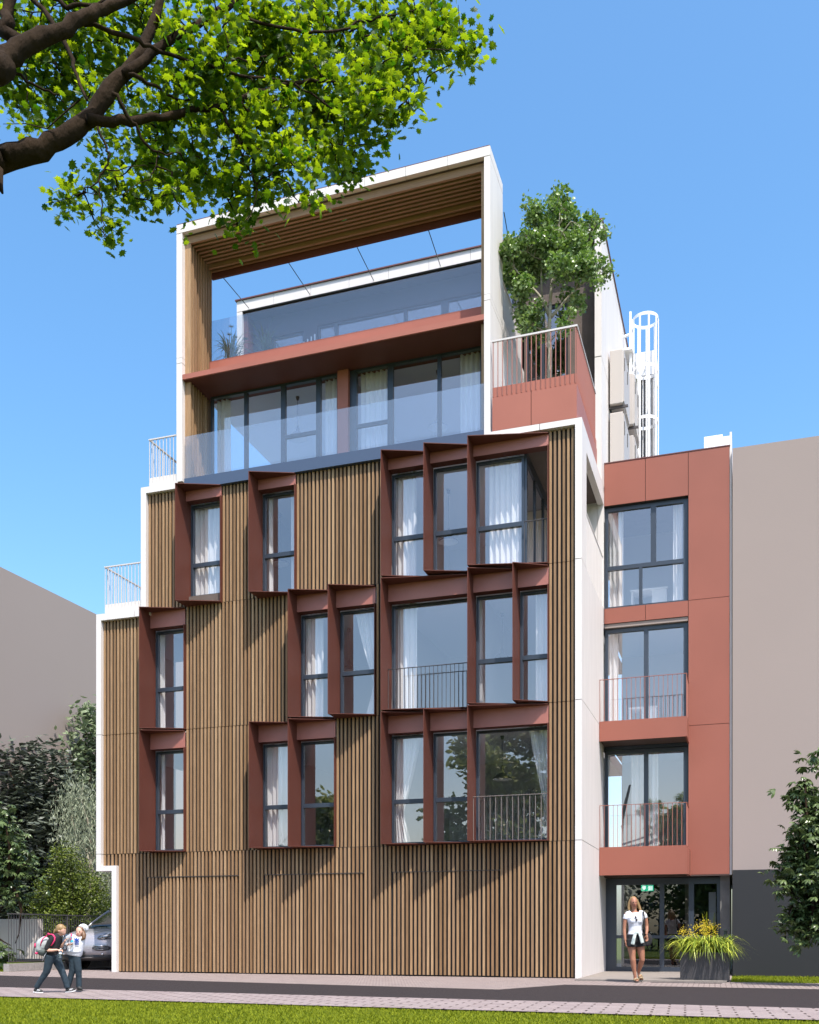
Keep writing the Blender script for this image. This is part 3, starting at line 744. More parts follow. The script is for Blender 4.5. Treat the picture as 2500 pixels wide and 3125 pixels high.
for z in (18.95,17.45,15.95,14.45,13.2):
    m_ = MB(); r0 = rr if z > 13.5 else rr+.1
    pts = [(cx_+r0*cos(a_), cy_+r0*sin(a_)) for a_ in [radians(d) for d in range(-170, 171, 10)]]
    for (a_,b_),(c_,d_) in zip(pts, pts[1:]):
        m_.add([(a_,b_,z),(c_,d_,z),(c_,d_,z+.09),(a_,b_,z+.09)],[(0,1,2,3)])
        k = .97; q = [((p[0]-cx_)*k+cx_,(p[1]-cy_)*k+cy_) for p in ((a_,b_),(c_,d_))]
        m_.add([(q[0][0],q[0][1],z),(q[1][0],q[1][1],z),(q[1][0],q[1][1],z+.09),(q[0][0],q[0][1],z+.09)],[(3,2,1,0)])
        m_.add([(a_,b_,z),(q[0][0],q[0][1],z),(q[1][0],q[1][1],z),(c_,d_,z)],[(0,1,2,3)])
    m_.build('cage_hoop', M['steel'], ld)
m_ = MB()
for dgr in (-150,-110,-70,-30,10,50,90,130):
    a_ = radians(dgr); m_.cbox((cx_+rr*cos(a_),cy_+rr*sin(a_),16.0),.05,.02,6.0,Matrix.Rotation(a_+pi/2,3,'Z'))
m_.build('cage_uprights', M['steel'], ld)
m_ = MB()
for s_ in (-.2,.2): m_.box(.2,.26,cy_+s_-.03,cy_+s_+.03,12.7,19.2)
for k in range(22): m_.tube([(.23,cy_-.2,12.95+k*.28),(.23,cy_+.2,12.95+k*.28)],.018,6)
m_.build('ladder_rungs', M['steel'], ld)
m_ = MB(); m_.box(-.16,.9,cy_+.4,cy_+1.3,17.6,18.3)
for k in range(7): m_.box(.26+k*.1,.31+k*.1,cy_+.45,cy_+.55,12.7,17.6)
m_.tube([(-.1,cy_-.35,18.2),(.0,cy_-.35,18.4),(.2,cy_-.35,18.45)],.04,8); m_.box(-.16,.3,cy_-.4,cy_+.4,18.0,18.06)
m_.build('roof_access_platform', M['steel'], ld)
m_ = MB()
for k in range(6): m_.box(.47+k*.075,.525+k*.075,8.45,8.55,12.7,17.9)
m_.box(.46,.93,8.5,8.6,12.7,17.92); m_.build('ladder_backing', M['steel'], ld)
# ================================================================== SETTING
def tex_ground(name, col, var, sc, bump, bsc, col2=None, brick=None):
    m, nt, N, L = newmat(name)
    p = N.new('ShaderNodeBsdfPrincipled'); p.inputs['Roughness'].default_value = .9; p.inputs['Specular IOR Level'].default_value = .2
    tc = N.new('ShaderNodeTexCoord')
    n = N.new('ShaderNodeTexNoise'); n.inputs['Scale'].default_value = sc; n.inputs['Detail'].default_value = 10; n.inputs['Roughness'].default_value = .7
    L.new(tc.outputs['Object'], n.inputs['Vector'])
    cr = N.new('ShaderNodeValToRGB'); cr.color_ramp.elements[0].position = .3; cr.color_ramp.elements[1].position = .7
    c2 = col2 or tuple(min(1,c*(1+var)) for c in col); c1 = tuple(c*(1-var) for c in col)
    cr.color_ramp.elements[0].color = (*c1,1); cr.color_ramp.elements[1].color = (*c2,1); L.new(n.outputs['Fac'], cr.inputs[0])
    colo = cr.outputs[0]
    hb = None
    if brick:
        mp = N.new('ShaderNodeMapping'); mp.inputs['Rotation'].default_value = (0,0,brick[3]); L.new(tc.outputs['Object'], mp.inputs['Vector'])
        br = N.new('ShaderNodeTexBrick'); br.inputs['Scale'].default_value = 1; br.inputs['Brick Width'].default_value = brick[0]; br.inputs['Row Height'].default_value = brick[1]
        br.inputs['Mortar Size'].default_value = brick[2]; br.inputs['Mortar Smooth'].default_value = .3
        br.inputs['Color1'].default_value = (1,1,1,1); br.inputs['Color2'].default_value = (.86,.84,.85,1); br.inputs['Mortar'].default_value = (.30,.27,.25,1)
        L.new(mp.outputs[0], br.inputs['Vector'])
        mu = N.new('ShaderNodeMix'); mu.data_type = 'RGBA'; mu.blend_type = 'MULTIPLY'; mu.inputs[0].default_value = 1
        L.new(colo, mu.inputs[6]); L.new(br.outputs['Color'], mu.inputs[7]); colo = mu.outputs[2]; hb = br.outputs['Fac']
    L.new(colo, p.inputs['Base Color'])
    n2 = N.new('ShaderNodeTexNoise'); n2.inputs['Scale'].default_value = bsc; n2.inputs['Detail'].default_value = 3; L.new(tc.outputs['Object'], n2.inputs['Vector'])
    b = N.new('ShaderNodeBump'); b.inputs['Strength'].default_value = bump; b.inputs['Distance'].default_value = .02; L.new(n2.outputs['Fac'], b.inputs['Height'])
    last = b
    if hb is not None:
        b2 = N.new('ShaderNodeBump'); b2.invert = True; b2.inputs['Strength'].default_value = .9; b2.inputs['Distance'].default_value = .012
        L.new(hb, b2.inputs['Height']); L.new(b.outputs[0], b2.inputs['Normal']); last = b2
    L.new(last.outputs[0], p.inputs['Normal']); out(nt, p.outputs[0]); return m
MG = tex_ground('lawn_ground', (.07,.10,.005), .35, 1.5, .6, 60)
MA = tex_ground('asphalt', (.022,.017,.018), .35, 180, .5, 220, (.046,.037,.037))
MP = tex_ground('paving_pale', (.26,.212,.195), .10, 45, .4, 150, (.36,.30,.28), (.20,.10,.010,radians(-1.5)))
MP2 = tex_ground('paving_pink', (.26,.215,.205), .10, 45, .4, 150, (.36,.30,.29), (.40,.20,.016,radians(-3.0)))
def sheet(name, poly, z, mat, kind='structure'):
    n = len(poly); m_ = MB(); m_.add([(x,y,z) for x,y in poly], [tuple(range(n))]); return tag(m_.build(name, mat, None), kind=kind)
sheet('ground', [(-400,-300),(400,-300),(400,600),(-400,600)], -.012, MG)
sheet('forecourt_paving', [(-30,-9.0),(30,-9.0),(30,-.2),(3.12,-.6),(3.1,12),(-12,12),(-12.05,30),(-14.82,30),(-14.84,-.6),(-30,-.6)], -.004, MP)
def yl(x, p, q): return p[1]+(q[1]-p[1])*(x-p[0])/(q[0]-p[0])
T = ((-13.34,-2.64),(-.72,-4.85)); T2 = ((.1,-2.75),(4.64,-2.95)); BT = ((-9.44,-7.18),(4.3,-8.08)); WB = ((-7.56,-9.37),(4.18,-9.99))
sheet('road', [(-40,yl(-40,*BT)),(40,yl(40,*BT)),(40,yl(40,*T2)),(.1,-2.75),(-.72,-4.85),(-40,yl(-40,*T))], .0, MA)
sheet('pavement', [(-40,yl(-40,*WB)),(40,yl(40,*WB)),(40,yl(40,*BT)),(-40,yl(-40,*BT))], .012, MP2)
# paved strip in front of the lawn at the right neighbour
# real grass blades on the near lawn
mgrass = leafmat('grass_blades', (.13,.17,.004), (.27,.30,.008), .35, .8)
m_ = MB(); vs = []; fs = []
R2 = random.Random(3)
def blade(x,y,h,z=0.0):
    a = R2.random()*2*pi; w_ = .006+R2.random()*.004; l = (R2.random()-.5)*.05; k = (R2.random()-.5)*.05
    n = len(vs); vs.extend([(x-cos(a)*w_,y-sin(a)*w_,z),(x+cos(a)*w_,y+sin(a)*w_,z),(x+l,y+k,z+h)]); fs.append((n,n+1,n+2))
cnt = 0
while cnt < 62000:
    x = R2.uniform(-9.5,4.6); y = R2.uniform(-14.6,-9.2)
    if y > yl(x,*WB)-.03: continue
    u, v = x-CAM[0], y-CAM[1]; dp = -ST*u+CT*v; lt = CT*u+ST*v
    if dp < 9.6 or abs(lt/dp) > .46: continue
    blade(x,y,.014+R2.random()*.022,-.012); cnt += 1
for _ in range(5000): blade(R2.uniform(3.15,6.5),R2.uniform(-.62,2.6),.025+R2.random()*.03,-.012)
for _ in range(3000): blade(R2.uniform(-19,-14.95),R2.uniform(-.6,1.5),.05+R2.random()*.05,-.012)
m_.add(vs, fs); tag(m_.build('grass', mgrass, None), kind='stuff')

# ---- neighbours
nb = empty('neighbour_building', (8,8,0), 'plain greige building at the right with its lower recess shade painted dark', 'building')
NT = at(2236,1368,3.62)
m_ = MB(); m_.box(NT.x,16,3.62,14,2.2,NT.z); m_.build('wall', M['beige'], nb)
m_ = MB(); m_.box(3.13,16,2.67,3.615,0,2.485); m_.build('shade_painted_base', M['darkwall'], nb)  # near-black colour stands in for the shade of the recess under the overhang
nb2 = empty('neighbour_building', (-28,20,0), 'plain greige building far left behind the trees', 'building')
m_ = MB(); m_.box(-36,-22,1,46,.0,14.2); m_.build('wall', M['beige2'], nb2)
m_ = MB(); m_.box(-35.9,-22.3,1.3,45.7,14.2,14.22); m_.build('roof', M['concrete'], nb2)
# low garden wall behind the fence
gw = MB(); gw.box(-17.9,-15.05,.85,1.05,.30,1.40); tag(gw.build('garden_screen', pbr('garden_screen_render',(.52,.46,.41),.9), None), 'beige rendered garden screen behind the barred fence at far left', 'screen')
# fence
fe = empty('fence', (-14.88,-.55,0), 'dark barred metal fence on a low concrete kerb behind the two girls', 'fence')
m_ = MB()
for k in range(90):
    y_ = -.52+k*.1; w_ = .006
    if k % 24 == 0 and k: w_ = .02
    m_.box(-14.88-w_,-14.88+w_,y_-w_,y_+w_,.22,1.50)
m_.build('bars', M['rail'], fe)
m_ = MB(); m_.box(-14.905,-14.855,-.55,8.5,1.50,1.53); m_.box(-14.895,-14.865,-.55,8.5,.24,.26); m_.build('fence_rail', M['rail'], fe)
kc = pbr('kerb_concrete', (.30,.27,.25), .9, var=.2, vscale=20, bump=.5, bscale=120)
m_ = MB()
for k in range(9): m_.box(-14.98,-14.80,-.6+k*1.0,.39+k*1.0,0,.20)
m_.build('kerb', kc, fe)

# ---- planter by the entrance
pl = empty('planter', (2.61,-.3,0), 'charcoal square planter with arching yellow-green grass by the entrance', 'planter')
m_ = MB(); a0,a1,b0,b1 = 2.12,3.10,-.55,.05
m_.box(a0,a1,b0,b0+.04,.03,.60); m_.box(a0,a1,b1-.04,b1,.03,.60); m_.box(a0,a0+.04,b0+.04,b1-.04,.03,.60); m_.box(a1-.04,a1,b0+.04,b1-.04,.03,.60)
m_.build('tub', M['plantbox'], pl)
bx(a0+.04,a1-.04,b0+.04,b1-.04,.03,.55).build('soil', M['soil'], pl)
def strap(mb_, p, az, length, rise, width, droop, seg=7, twist=.0):
    pts = []; 
    for i in range(seg+1):
        t = i/seg; r = length*(t*.55+.45*t*t*(1 if droop > 0 else .3)); z = rise*(t*2-t*t*(1+droop))
        pts.append(Vector((p[0]+cos(az)*r, p[1]+sin(az)*r, p[2]+z)))
    side = Vector((-sin(az), cos(az), 0)); vs_ = []
    for i, q in enumerate(pts):
        t = i/seg; w_ = width*(1-t**2.2)*(.6+.4*min(1,t*4)); up = Vector((0,0,width*.25))
        vs_ += [q-side*w_, q+side*w_]
    mb_.add(vs_, [(2*i,2*i+1,2*i+3,2*i+2) for i in range(seg)], True)
m_ = MB(); R3 = random.Random(11)
for _ in range(430):
    x = R3.gauss(2.61,.22); y_ = R3.gauss(-.28,.14); x = min(max(x,a0+.05),a1-.05); y_ = min(max(y_,b0+.05),b1-.05)
    az = math.atan2(y_+.25, x-2.61) + R3.gauss(0,.7)
    strap(m_, (x,y_,.55), az, R3.uniform(.2,.72), R3.uniform(.30,.66), R3.uniform(.013,.024), R3.uniform(.45,1.35), 7)
m_.build('foliage', leafmat('planter_leaves', (.07,.14,.012), (.55,.60,.08), .30, .4), pl)
m_ = MB()
for _ in range(17):
    c = (R3.gauss(2.45,.22), R3.gauss(-.2,.14), R3.uniform(.95,1.22)-.0)
    for k in range(34): 
        q = (c[0]+R3.gauss(0,.05), c[1]+R3.gauss(0,.04), c[2]+R3.gauss(0,.05)-abs(c[0]-2.6)*.25)
        m_.ell(q, R3.uniform(.006,.011), nu=5, nv=3)
m_.build('flowers', pbr('yellow_flowers', (.62,.46,.02), .6, isl=.3), pl)['kind'] = 'stuff'
m_ = MB()
for _ in range(5):
    x = R3.uniform(2.45,2.8); strap(m_, (x,-.25,.6), R3.uniform(0,6), .12, R3.uniform(.75,.95), .007, .1, 8)
m_.build('tall_shoots', mgrass, pl)
# stair rail right of the entrance
rl = empty('hand_rail', (3.0,.2,0), 'dark flat steel handrail post behind the planter', 'handrail')
m_ = MB(); m_.box(2.98,3.02,.15,.19,.02,1.05); m_.box(2.98,3.02,1.6,1.64,.02,1.05); m_.build('post', M['cable'], rl)
m_ = MB(); m_.box(2.96,3.04,.1,1.7,1.05,1.08); m_.build('rail', M['cable'], rl)
# drain grate
m_ = MB(); 
for k in range(30): m_.box(1.6+k*.045,1.63+k*.045,-1.35,-1.25,.0,.004)
m_.box(1.58,2.97,-1.37,-1.35,0,.005); m_.box(1.58,2.97,-1.25,-1.23,0,.005)
tag(m_.build('drain_grate', M['rail'], None), 'narrow drain grate in the paving in front of the planter', 'drain')
# ---- plants and objects on the upper balcony
gl = leafmat('balcony_grass', (.10,.16,.06), (.25,.34,.16), .3)
for (x,hh,lab,nb_) in ((-9.45,.95,'spiky grass with star-shaped seed heads behind the upper glass balustrade',110),(-8.45,.9,'soft thin grass tuft right of the spiky one on the upper balcony',160)):
    t_ = empty('potted_grass', (x,1.5,15.85), lab, 'plant', 'plants on the upper balcony')
    MB().lathe((x,1.5,15.85), [(.001,0),(.12,.0),(.15,.2),(.13,.2)]).build('pot', M['plantbox'], t_)
    m_ = MB()
    for _ in range(nb_): strap(m_, (x+R3.gauss(0,.05),1.5+R3.gauss(0,.05),16.0), R3.uniform(0,2*pi), R3.uniform(.15,.75), R3.uniform(.3,hh), (.013 if nb_ < 130 else .006), R3.uniform(.0,.9), 6)
    m_.build('leaves', gl, t_)
    if nb_ < 130:
        m_ = MB()
        for dx,z in ((.0,17.0),(.12,16.7),(.42,16.6),(-.05,16.8)):
            m_.tube([(x+dx*.3,1.5,16.0),(x+dx,1.5,z)],.008,5)
            for k in range(9):
                a_ = k*2*pi/9; m_.tube([(x+dx,1.5,z),(x+dx+.08*cos(a_),1.5+.08*sin(a_),z+.02)],[.012,.004],4)
        m_.build('seed_heads', gl, t_)
sk = empty('candle_holder', (-7.3,1.5,15.95), 'white row of stepped candle sticks on the upper balcony edge', 'candle holder')
m_ = MB()
for k in range(6): m_.tube([(-7.55+k*.1,1.5,15.85),(-7.55+k*.1,1.5,16.12+k*.045)],.02,8)
m_.build('candles', M['furn'], sk)
m_ = MB(); m_.box(-7.62,-6.98,1.46,1.54,15.85,15.9); m_.build('base', M['furn'], sk)
# ================================================================== VEGETATION
def leafshape(kind):
    if kind == 'maple':
        P = [(0,-.30),(.20,-.38),(.29,-.20),(.52,-.15),(.40,.02),(.58,.26),(.31,.19),(.33,.38),(.15,.30),(0,.64),(-.15,.30),(-.33,.38),(-.31,.19),(-.58,.26),(-.40,.02),(-.52,-.15),(-.29,-.20),(-.20,-.38)]
        V = [(0,0.0,.06)] + [(x,y,-.10*abs(x)-.05*(y*y)) for x,y in P]; n = len(P)
        return V, [(0, 1+i, 1+(i+1)%n) for i in range(n)]
    if kind == 'oval':
        V = [(0,-.5,0),(.26,-.1,-.08),(.22,.25,-.08),(0,.5,-.05),(-.22,.25,-.08),(-.26,-.1,-.08),(0,0,.03)]
        return V, [(0,1,6),(1,2,6),(2,3,6),(3,4,6),(4,5,6),(5,0,6)]
    if kind == 'narrow':
        V = [(0,-.5,0),(.09,0,-.02),(0,.5,-.1),(-.09,0,-.02)]
        return V, [(0,1,2,3)]
    if kind == 'fan':   # five drooping leaflets
        V = []; F = []
        for a in (-76,-38,0,38,76):
            c, s = cos(radians(a)), sin(radians(a)); n = len(V)
            for x,y,z in ((0,0,0),(.11,.30,-.09),(.13,.52,-.24),(0,.72,-.42),(-.13,.52,-.24),(-.11,.30,-.09),(0,.42,-.08)):
                V.append((x*c+y*s, -x*s+y*c, z))
            F += [(n,n+1,n+6),(n+1,n+2,n+6),(n+2,n+3,n+6),(n+3,n+4,n+6),(n+4,n+5,n+6),(n+5,n,n+6)]
        return V, F
import numpy as np
def foliage(name, blobs, n, size, kind, mat, parent, seed=1, per=14, spread=.13, shell=.55, tilt=.6, droop=0.0, tips=None):
    """blobs: (Vector centre, (rx,ry,rz)); leaves grow in small bunches round twig ends"""
    rg = np.random.RandomState(seed); V, F = leafshape(kind); V = np.array(V)
    vol = np.array([(b[1][0]*b[1][1]*b[1][2])**.72 for b in blobs]); vol /= vol.sum()
    nb_ = max(1, n//per); idx = rg.choice(len(blobs), nb_, p=vol); vs = []; fs = []; k = 0
    nv = len(V)
    for b in idx:
        d = rg.normal(size=3); d /= np.linalg.norm(d); r = shell + (1-shell)*rg.rand() if rg.rand() < .75 else rg.rand()
        c = np.array(blobs[b][0]) + d*r*np.array(blobs[b][1])
        if tips is not None: tips.append(Vector(c))
        m = rg.randint(int(per*.5), int(per*1.5)+1)
        for _ in range(m):
            p = c + rg.normal(size=3)*spread
            s = size*(.7+.6*rg.rand()); az = rg.rand()*2*pi
            e = Euler((rg.normal()*tilt - droop, rg.normal()*tilt, az)).to_matrix()
            W = (V*s) @ np.array(e).T + p
            vs.append(W); fs += [tuple(i+k for i in f) for f in F]; k += nv
    A = np.concatenate(vs)
    m_ = MB(); m_.v = A.tolist(); m_.f = fs; m_.sm = [False]*len(fs)
    return m_.build(name, mat, parent)
def bend(a, b, n=5, amp=.1, rg=rnd):
    a = Vector(a); b = Vector(b); L_ = (b-a).length; q = [a]
    o1 = Vector((rg.gauss(0,1),rg.gauss(0,1),rg.gauss(0,.7)))*amp*L_*.5
    for i in range(1, n):
        t = i/n; q.append(a.lerp(b,t) + o1*sin(pi*t) + Vector((rg.gauss(0,1),rg.gauss(0,1),rg.gauss(0,1)))*amp*L_*.08)
    return q+[b]
def tree(name, base, blobs, trunk_r, leafn, size, kind, mat, bark, label, cat='tree', group=None, seed=1, trunk_top=None, limb_r=None, nlimb=14, twigs=60, **kw):
    base = Vector(base)
    t_ = empty(name, base, label, cat, group)
    R_ = random.Random(seed)
    top = Vector(trunk_top) if trunk_top else sum((Vector(b[0]) for b in blobs), Vector())/len(blobs)
    m_ = MB(); lr = limb_r or trunk_r*.45
    tr = bend(base, top, 6, .05, R_); m_.tube(tr, [trunk_r*(1.25-.75*i/6) for i in range(7)], 10)
    tips = []
    lim = []
    bl = list(blobs); R_.shuffle(bl)
    for b in bl[:nlimb]:
        s = tr[R_.choice((3,4,4,5,6))]; q = bend(s, Vector(b[0]), 6, .16, R_)
        m_.tube(q, [lr*(1-.8*i/6) for i in range(7)], 7); lim += q[2:]
    fo = foliage('crown', blobs, leafn, size, kind, mat, t_, seed=seed, tips=tips, **kw)
    lim = lim or tr
    for t in tips[:twigs]:
        s = min(lim, key=lambda p: (p-t).length); m_.tube(bend(s, t, 3, .15, R_), [lr*.22, lr*.18, lr*.12, lr*.06], 5)
    m_.build('trunk', bark, t_)
    return t_
def pxblobs(lst, Y=None, dep=None, fn=None, thick=1.0, jit=0.0, R_=random.Random(5)):
    o = []
    for b in lst:
        x, y, r = b[:3]; sx, sy = fn(x, y) if fn else (x, y)
        sc = b[4] if len(b) > 4 else 1
        k = fn.k if fn else 1.0
        if dep is not None:
            d = dep + R_.uniform(-jit, jit); p = atd(sx, sy, d); rr = r*k*d/FX
        else:
            yy = Y + R_.uniform(-jit, jit); p = at(sx, sy, yy); dpp = -ST*(p.x-CAM[0])+CT*(p.y-CAM[1]); rr = r*k*dpp/FX
        o.append((p, (rr, rr*thick, rr)))
    return o
def crop(ox, oy, s):
    f = lambda a, b: (ox+a/s, oy+b/s)
    f.k = 1/s; return f
# ---- overhead maple
KD = .78
mm = leafmat('maple_leaf', (.014,.048,.004), (.065,.135,.008), .50, .45, ((.035,.13,.002),(.42,.56,.010)))
mp_ = empty('maple_tree', atz(-900, 3260), 'large maple with backlit leaves reaching in over the street from the left foreground', 'tree')
mp_.location = (atd(-1350,1000,6.6*KD).x, atd(-1350,1000,6.6*KD).y, 0)
tb = Vector(mp_.location)
c1 = crop(0,0,1.9167); c2 = crop(800,0,1.9167)
def limb(m_, f, pts, w0, w1, d0, d1, start=None, n=10):
    q = [] if start is None else [Vector(start)]
    k = len(pts)
    for i,(x,y) in enumerate(pts): q.append(atd(*f(x,y), KD*(d0+(d1-d0)*i/max(1,k-1))))
    # smooth (Catmull-Rom)
    Q = []
    for i in range(len(q)-1):
        p0 = q[max(i-1,0)]; p1 = q[i]; p2 = q[i+1]; p3 = q[min(i+2,len(q)-1)]
        for s in range(4):
            t = s/4; Q.append(.5*((2*p1)+(-p0+p2)*t+(2*p0-5*p1+4*p2-p3)*t*t+(-p0+3*p1-3*p2+p3)*t**3))
    Q.append(q[-1]); K = len(Q)
    Q = [p + Vector((rnd.gauss(0,1),rnd.gauss(0,1),rnd.gauss(0,1)))*.006 for p in Q]
    rad = [(w0+(w1-w0)*i/(K-1))*.40/1.9167*7.3*KD/FX*(1+.06*rnd.gauss(0,1)) for i in range(K)]
    m_.tube(Q, rad, n); return Q
m_ = MB()
hub1 = tb + Vector((.1,.1,4.4)); hub2 = tb + Vector((.1,.15,5.0))
m_.tube([tb+Vector((0,0,-.1)), tb+Vector((0,0,.5)), tb+Vector((.03,0,2)), tb+Vector((.08,.05,3.4)), hub1, hub2, hub2+Vector((.2,.2,1.4)), hub2+Vector((.6,.3,3))], [.34,.27,.23,.21,.19,.16,.10,.05], 14)
LB = []
LB += limb(m_, c1, [(-250,1000),(0,925),(250,865),(420,765),(550,660),(680,480),(790,370),(870,200),(940,0),(1000,-150)], 190, 50, 7.1, 7.6, hub1)
LB += limb(m_, c1, [(730,440),(900,310),(1100,180),(1300,60),(1420,0),(1600,-80)], 76, 34, 7.35, 7.9)
LB += limb(m_, c1, [(520,705),(700,705),(900,690),(1100,650),(1350,605),(1500,540),(1725,480),(1900,470),(2050,500)], 72, 14, 7.25, 8.0)
LB += limb(m_, c1, [(-200,470),(0,350),(150,260),(350,180),(500,90),(650,30),(850,-40)], 185, 45, 6.6, 7.1, hub2)
LB += limb(m_, c1, [(-30,330),(20,180),(50,60),(70,-60)], 110, 70, 6.9, 7.0, hub2+Vector((.1,0,.2)))
LB += limb(m_, c1, [(170,-40),(280,100),(400,300),(450,450),(510,600)], 42, 18, 7.6, 7.3)
LB += limb(m_, c1, [(470,130),(650,180),(850,250),(1000,320),(1250,400),(1450,440),(1725,480)], 34, 16, 7.0, 7.7)
LB += limb(m_, c1, [(760,440),(900,500),(1000,560),(1130,580)], 30, 10, 7.3, 7.6)
LB += limb(m_, c1, [(300,-20),(400,40),(560,20),(700,-30)], 36, 22, 7.4, 7.4)
LB += limb(m_, c1, [(670,540),(740,670),(800,750),(860,850),(950,900),(1050,890)], 30, 8, 7.2, 7.5)
LB += limb(m_, c1, [(560,740),(620,860),(630,950),(580,1060),(590,1200),(600,1340),(610,1400)], 18, 5, 7.2, 7.2)
LB += limb(m_, c1, [(1280,640),(1380,800),(1430,950),(1490,1050),(1495,1180),(1440,1280)], 22, 5, 7.6, 7.6)
LB += limb(m_, c1, [(890,140),(1000,230),(1200,310),(1400,350),(1560,330)], 26, 10, 7.5, 7.8)
LB += limb(m_, c1, [(80,410),(180,490),(320,550),(380,600)], 22, 8, 7.0, 7.1)
LB += limb(m_, c1, [(620,990),(750,985),(860,960)], 10, 4, 7.2, 7.3)
LB += limb(m_, c1, [(580,1060),(480,1120),(400,1150),(300,1190)], 10, 4, 7.2, 7.2)
LB += limb(m_, c1, [(930,905),(880,1050),(800,1080),(700,1150)], 10, 4, 7.45, 7.3)
LB += limb(m_, c1, [(1400,600),(1550,720),(1680,820),(1725,830)], 18, 8, 7.7, 7.9)
LB += limb(m_, c2, [(0,700),(150,820),(300,960),(300,1060)], 14, 4, 7.8, 7.8)
LB += limb(m_, c2, [(-100,100),(200,180),(420,180),(600,120),(750,90),(900,60)], 26, 8, 7.7, 8.0)
LB += limb(m_, c2, [(600,200),(750,240),(900,290),(1050,290),(1250,230)], 14, 4, 7.8, 8.0)
LB += limb(m_, c2, [(200,490),(400,620),(560,700),(700,650)], 16, 5, 7.8, 8.0)
LB += limb(m_, c2, [(150,820),(350,830),(600,860),(700,850)], 12, 4, 7.8, 7.9)
LB += limb(m_, c2, [(600,350),(750,500),(880,540),(1000,420)], 12, 4, 7.8, 8.0)
LB += limb(m_, c2, [(760,240),(850,300),(880,330),(1000,400)], 12, 4, 7.8, 8.0)
m_.tube([atd(-6,520,7.1*KD), atd(0,570,7.05*KD), atd(8,590,7.05*KD)], [.03,.018,.006], 7)
MBL = [(60,60,80),(160,40,90),(120,140,80),(40,190,60),(300,60,100),(250,150,70),(430,60,110),(560,60,110),(700,60,110),(830,60,90),(920,30,50),(965,12,22),
 (850,130,70),(780,150,90),(660,170,90),(540,160,90),(420,160,80),(340,230,70),(200,210,50),(130,230,40),(60,250,36),(20,270,22),(450,240,80),(560,250,80),(670,250,80),(765,225,62),(840,190,52),
 (905,90,45),(950,120,28),(990,108,22),(1000,85,14),(925,70,30),(900,225,22),(870,185,32),(928,215,10),(860,262,20),(835,235,36),(790,280,34),(850,300,12),
 (300,300,60),(230,300,40),(250,350,45),(330,350,60),(420,330,60),(510,340,65),(600,340,70),(690,330,60),(745,340,45),(640,390,45),(700,375,35),(560,385,40),(480,400,35),(510,440,38),(500,470,22),(525,420,30),
 (250,400,40),(310,410,45),(370,400,42),(430,390,40),(180,410,34),(140,420,30),(110,430,16),(210,440,30),(240,470,28),(225,500,24),(215,515,14),(380,435,22),(400,448,14),(330,440,25)]
bl = [(x/.69, y/.69, r/.69*.98) for x,y,r in MBL]
bl2 = pxblobs(bl, dep=8.0*KD, thick=.9, jit=.40)
tips = []
foliage('crown', bl2, 11000, .047, 'maple', mm, mp_, seed=4, per=12, spread=.060, shell=.35, tilt=.6, droop=.1, tips=tips)
LB = [p for p in LB]
for t in sorted(tips, key=lambda t: min((p-t).length_squared for p in LB))[:760]:
    s = min(LB, key=lambda p: (p-t).length_squared)
    if (s-t).length > .75: continue
    q_ = bend(s, t, 4, .22); m_.tube(q_, [.0058,.0048,.0038,.0028,.0015], 5); LB += q_[2:]
m_.build('trunk', M['bark'], mp_)
# ---- potted tree on the corner terrace
g5 = crop(1450,550,2.395)
pb = [(620,170,85),(420,230,75),(520,300,120),(680,330,110),(850,330,62),(930,400,45),(400,480,110),(560,480,120),(740,500,120),(250,520,85),(165,510,40),(165,660,28),(280,680,90),(350,780,80),(450,640,90),(620,640,90),(800,640,100),(930,600,42),(955,690,40),(900,760,45),(700,850,60),(760,900,42),(330,950,40),(400,1020,80),(460,940,36),(350,1090,42),(640,1050,50),(480,1120,42),(640,1100,34),(700,960,36)]
lp = leafmat('ivy_maple_leaf', (.045,.09,.024), (.36,.46,.20), .22, .26, ((.10,.26,.02),(.26,.42,.05)))
base = Vector((-.98,1.5,12.39)); t_ = empty('potted_tree', base, 'small multi-stemmed tree with glossy leaves on the corner terrace', 'tree')
MB().lathe((base.x,base.y,base.z), [(.001,0),(.30,0),(.36,.5),(.33,.5),(.32,.44),(.001,.44)]).build('pot', M['plantbox'], t_)
m_ = MB(); L5 = []
def limb5(pts, w0, w1, dy0=0, dy1=0):
    q = []
    for i,(x,y) in enumerate(pts): q.append(at(*g5(x,y), 1.5+dy0+(dy1-dy0)*i/(len(pts)-1)))
    n = len(q); m_.tube(q, [(w0+(w1-w0)*i/(n-1))*.00162 for i in range(n)], 8); return q
tq = [base+Vector((0,0,.3)), base+Vector((.0,0,.8)), at(*g5(545,1400),1.5), at(*g5(548,1250),1.5), at(*g5(540,1150),1.5), at(*g5(545,1000),1.5), at(*g5(550,900),1.5)]
m_.tube(tq, [.075,.065,.058,.052,.048,.045,.04], 9); L5 += tq[5:]
L5 += limb5([(545,1000),(500,880),(440,810),(390,760),(350,720),(290,640)], 26, 8, 0, -.3)
L5 += limb5([(555,1000),(600,950),(660,880),(740,790),(830,720),(900,660)], 26, 8, 0, .3)
L5 += limb5([(548,900),(560,760),(590,620),(610,480),(615,330),(620,200)], 26, 7, 0, .1)
L5 += limb5([(490,900),(480,560),(470,460),(430,330)], 16, 5, .2, .2)
L5 += limb5([(610,480),(640,380),(700,300)], 14, 5, 0, -.3)
L5 += limb5([(560,760),(640,640),(720,560),(790,500)], 16, 5, 0, .5)
L5 += limb5([(540,1130),(480,1090),(420,1060),(370,1000)], 12, 4, 0, -.2)
L5 += limb5([(548,1180),(600,1120),(650,1060)], 10, 4, 0, -.2)
L5 += limb5([(490,580),(430,560),(380,520)], 10, 4, 0, -.3)
tips = []
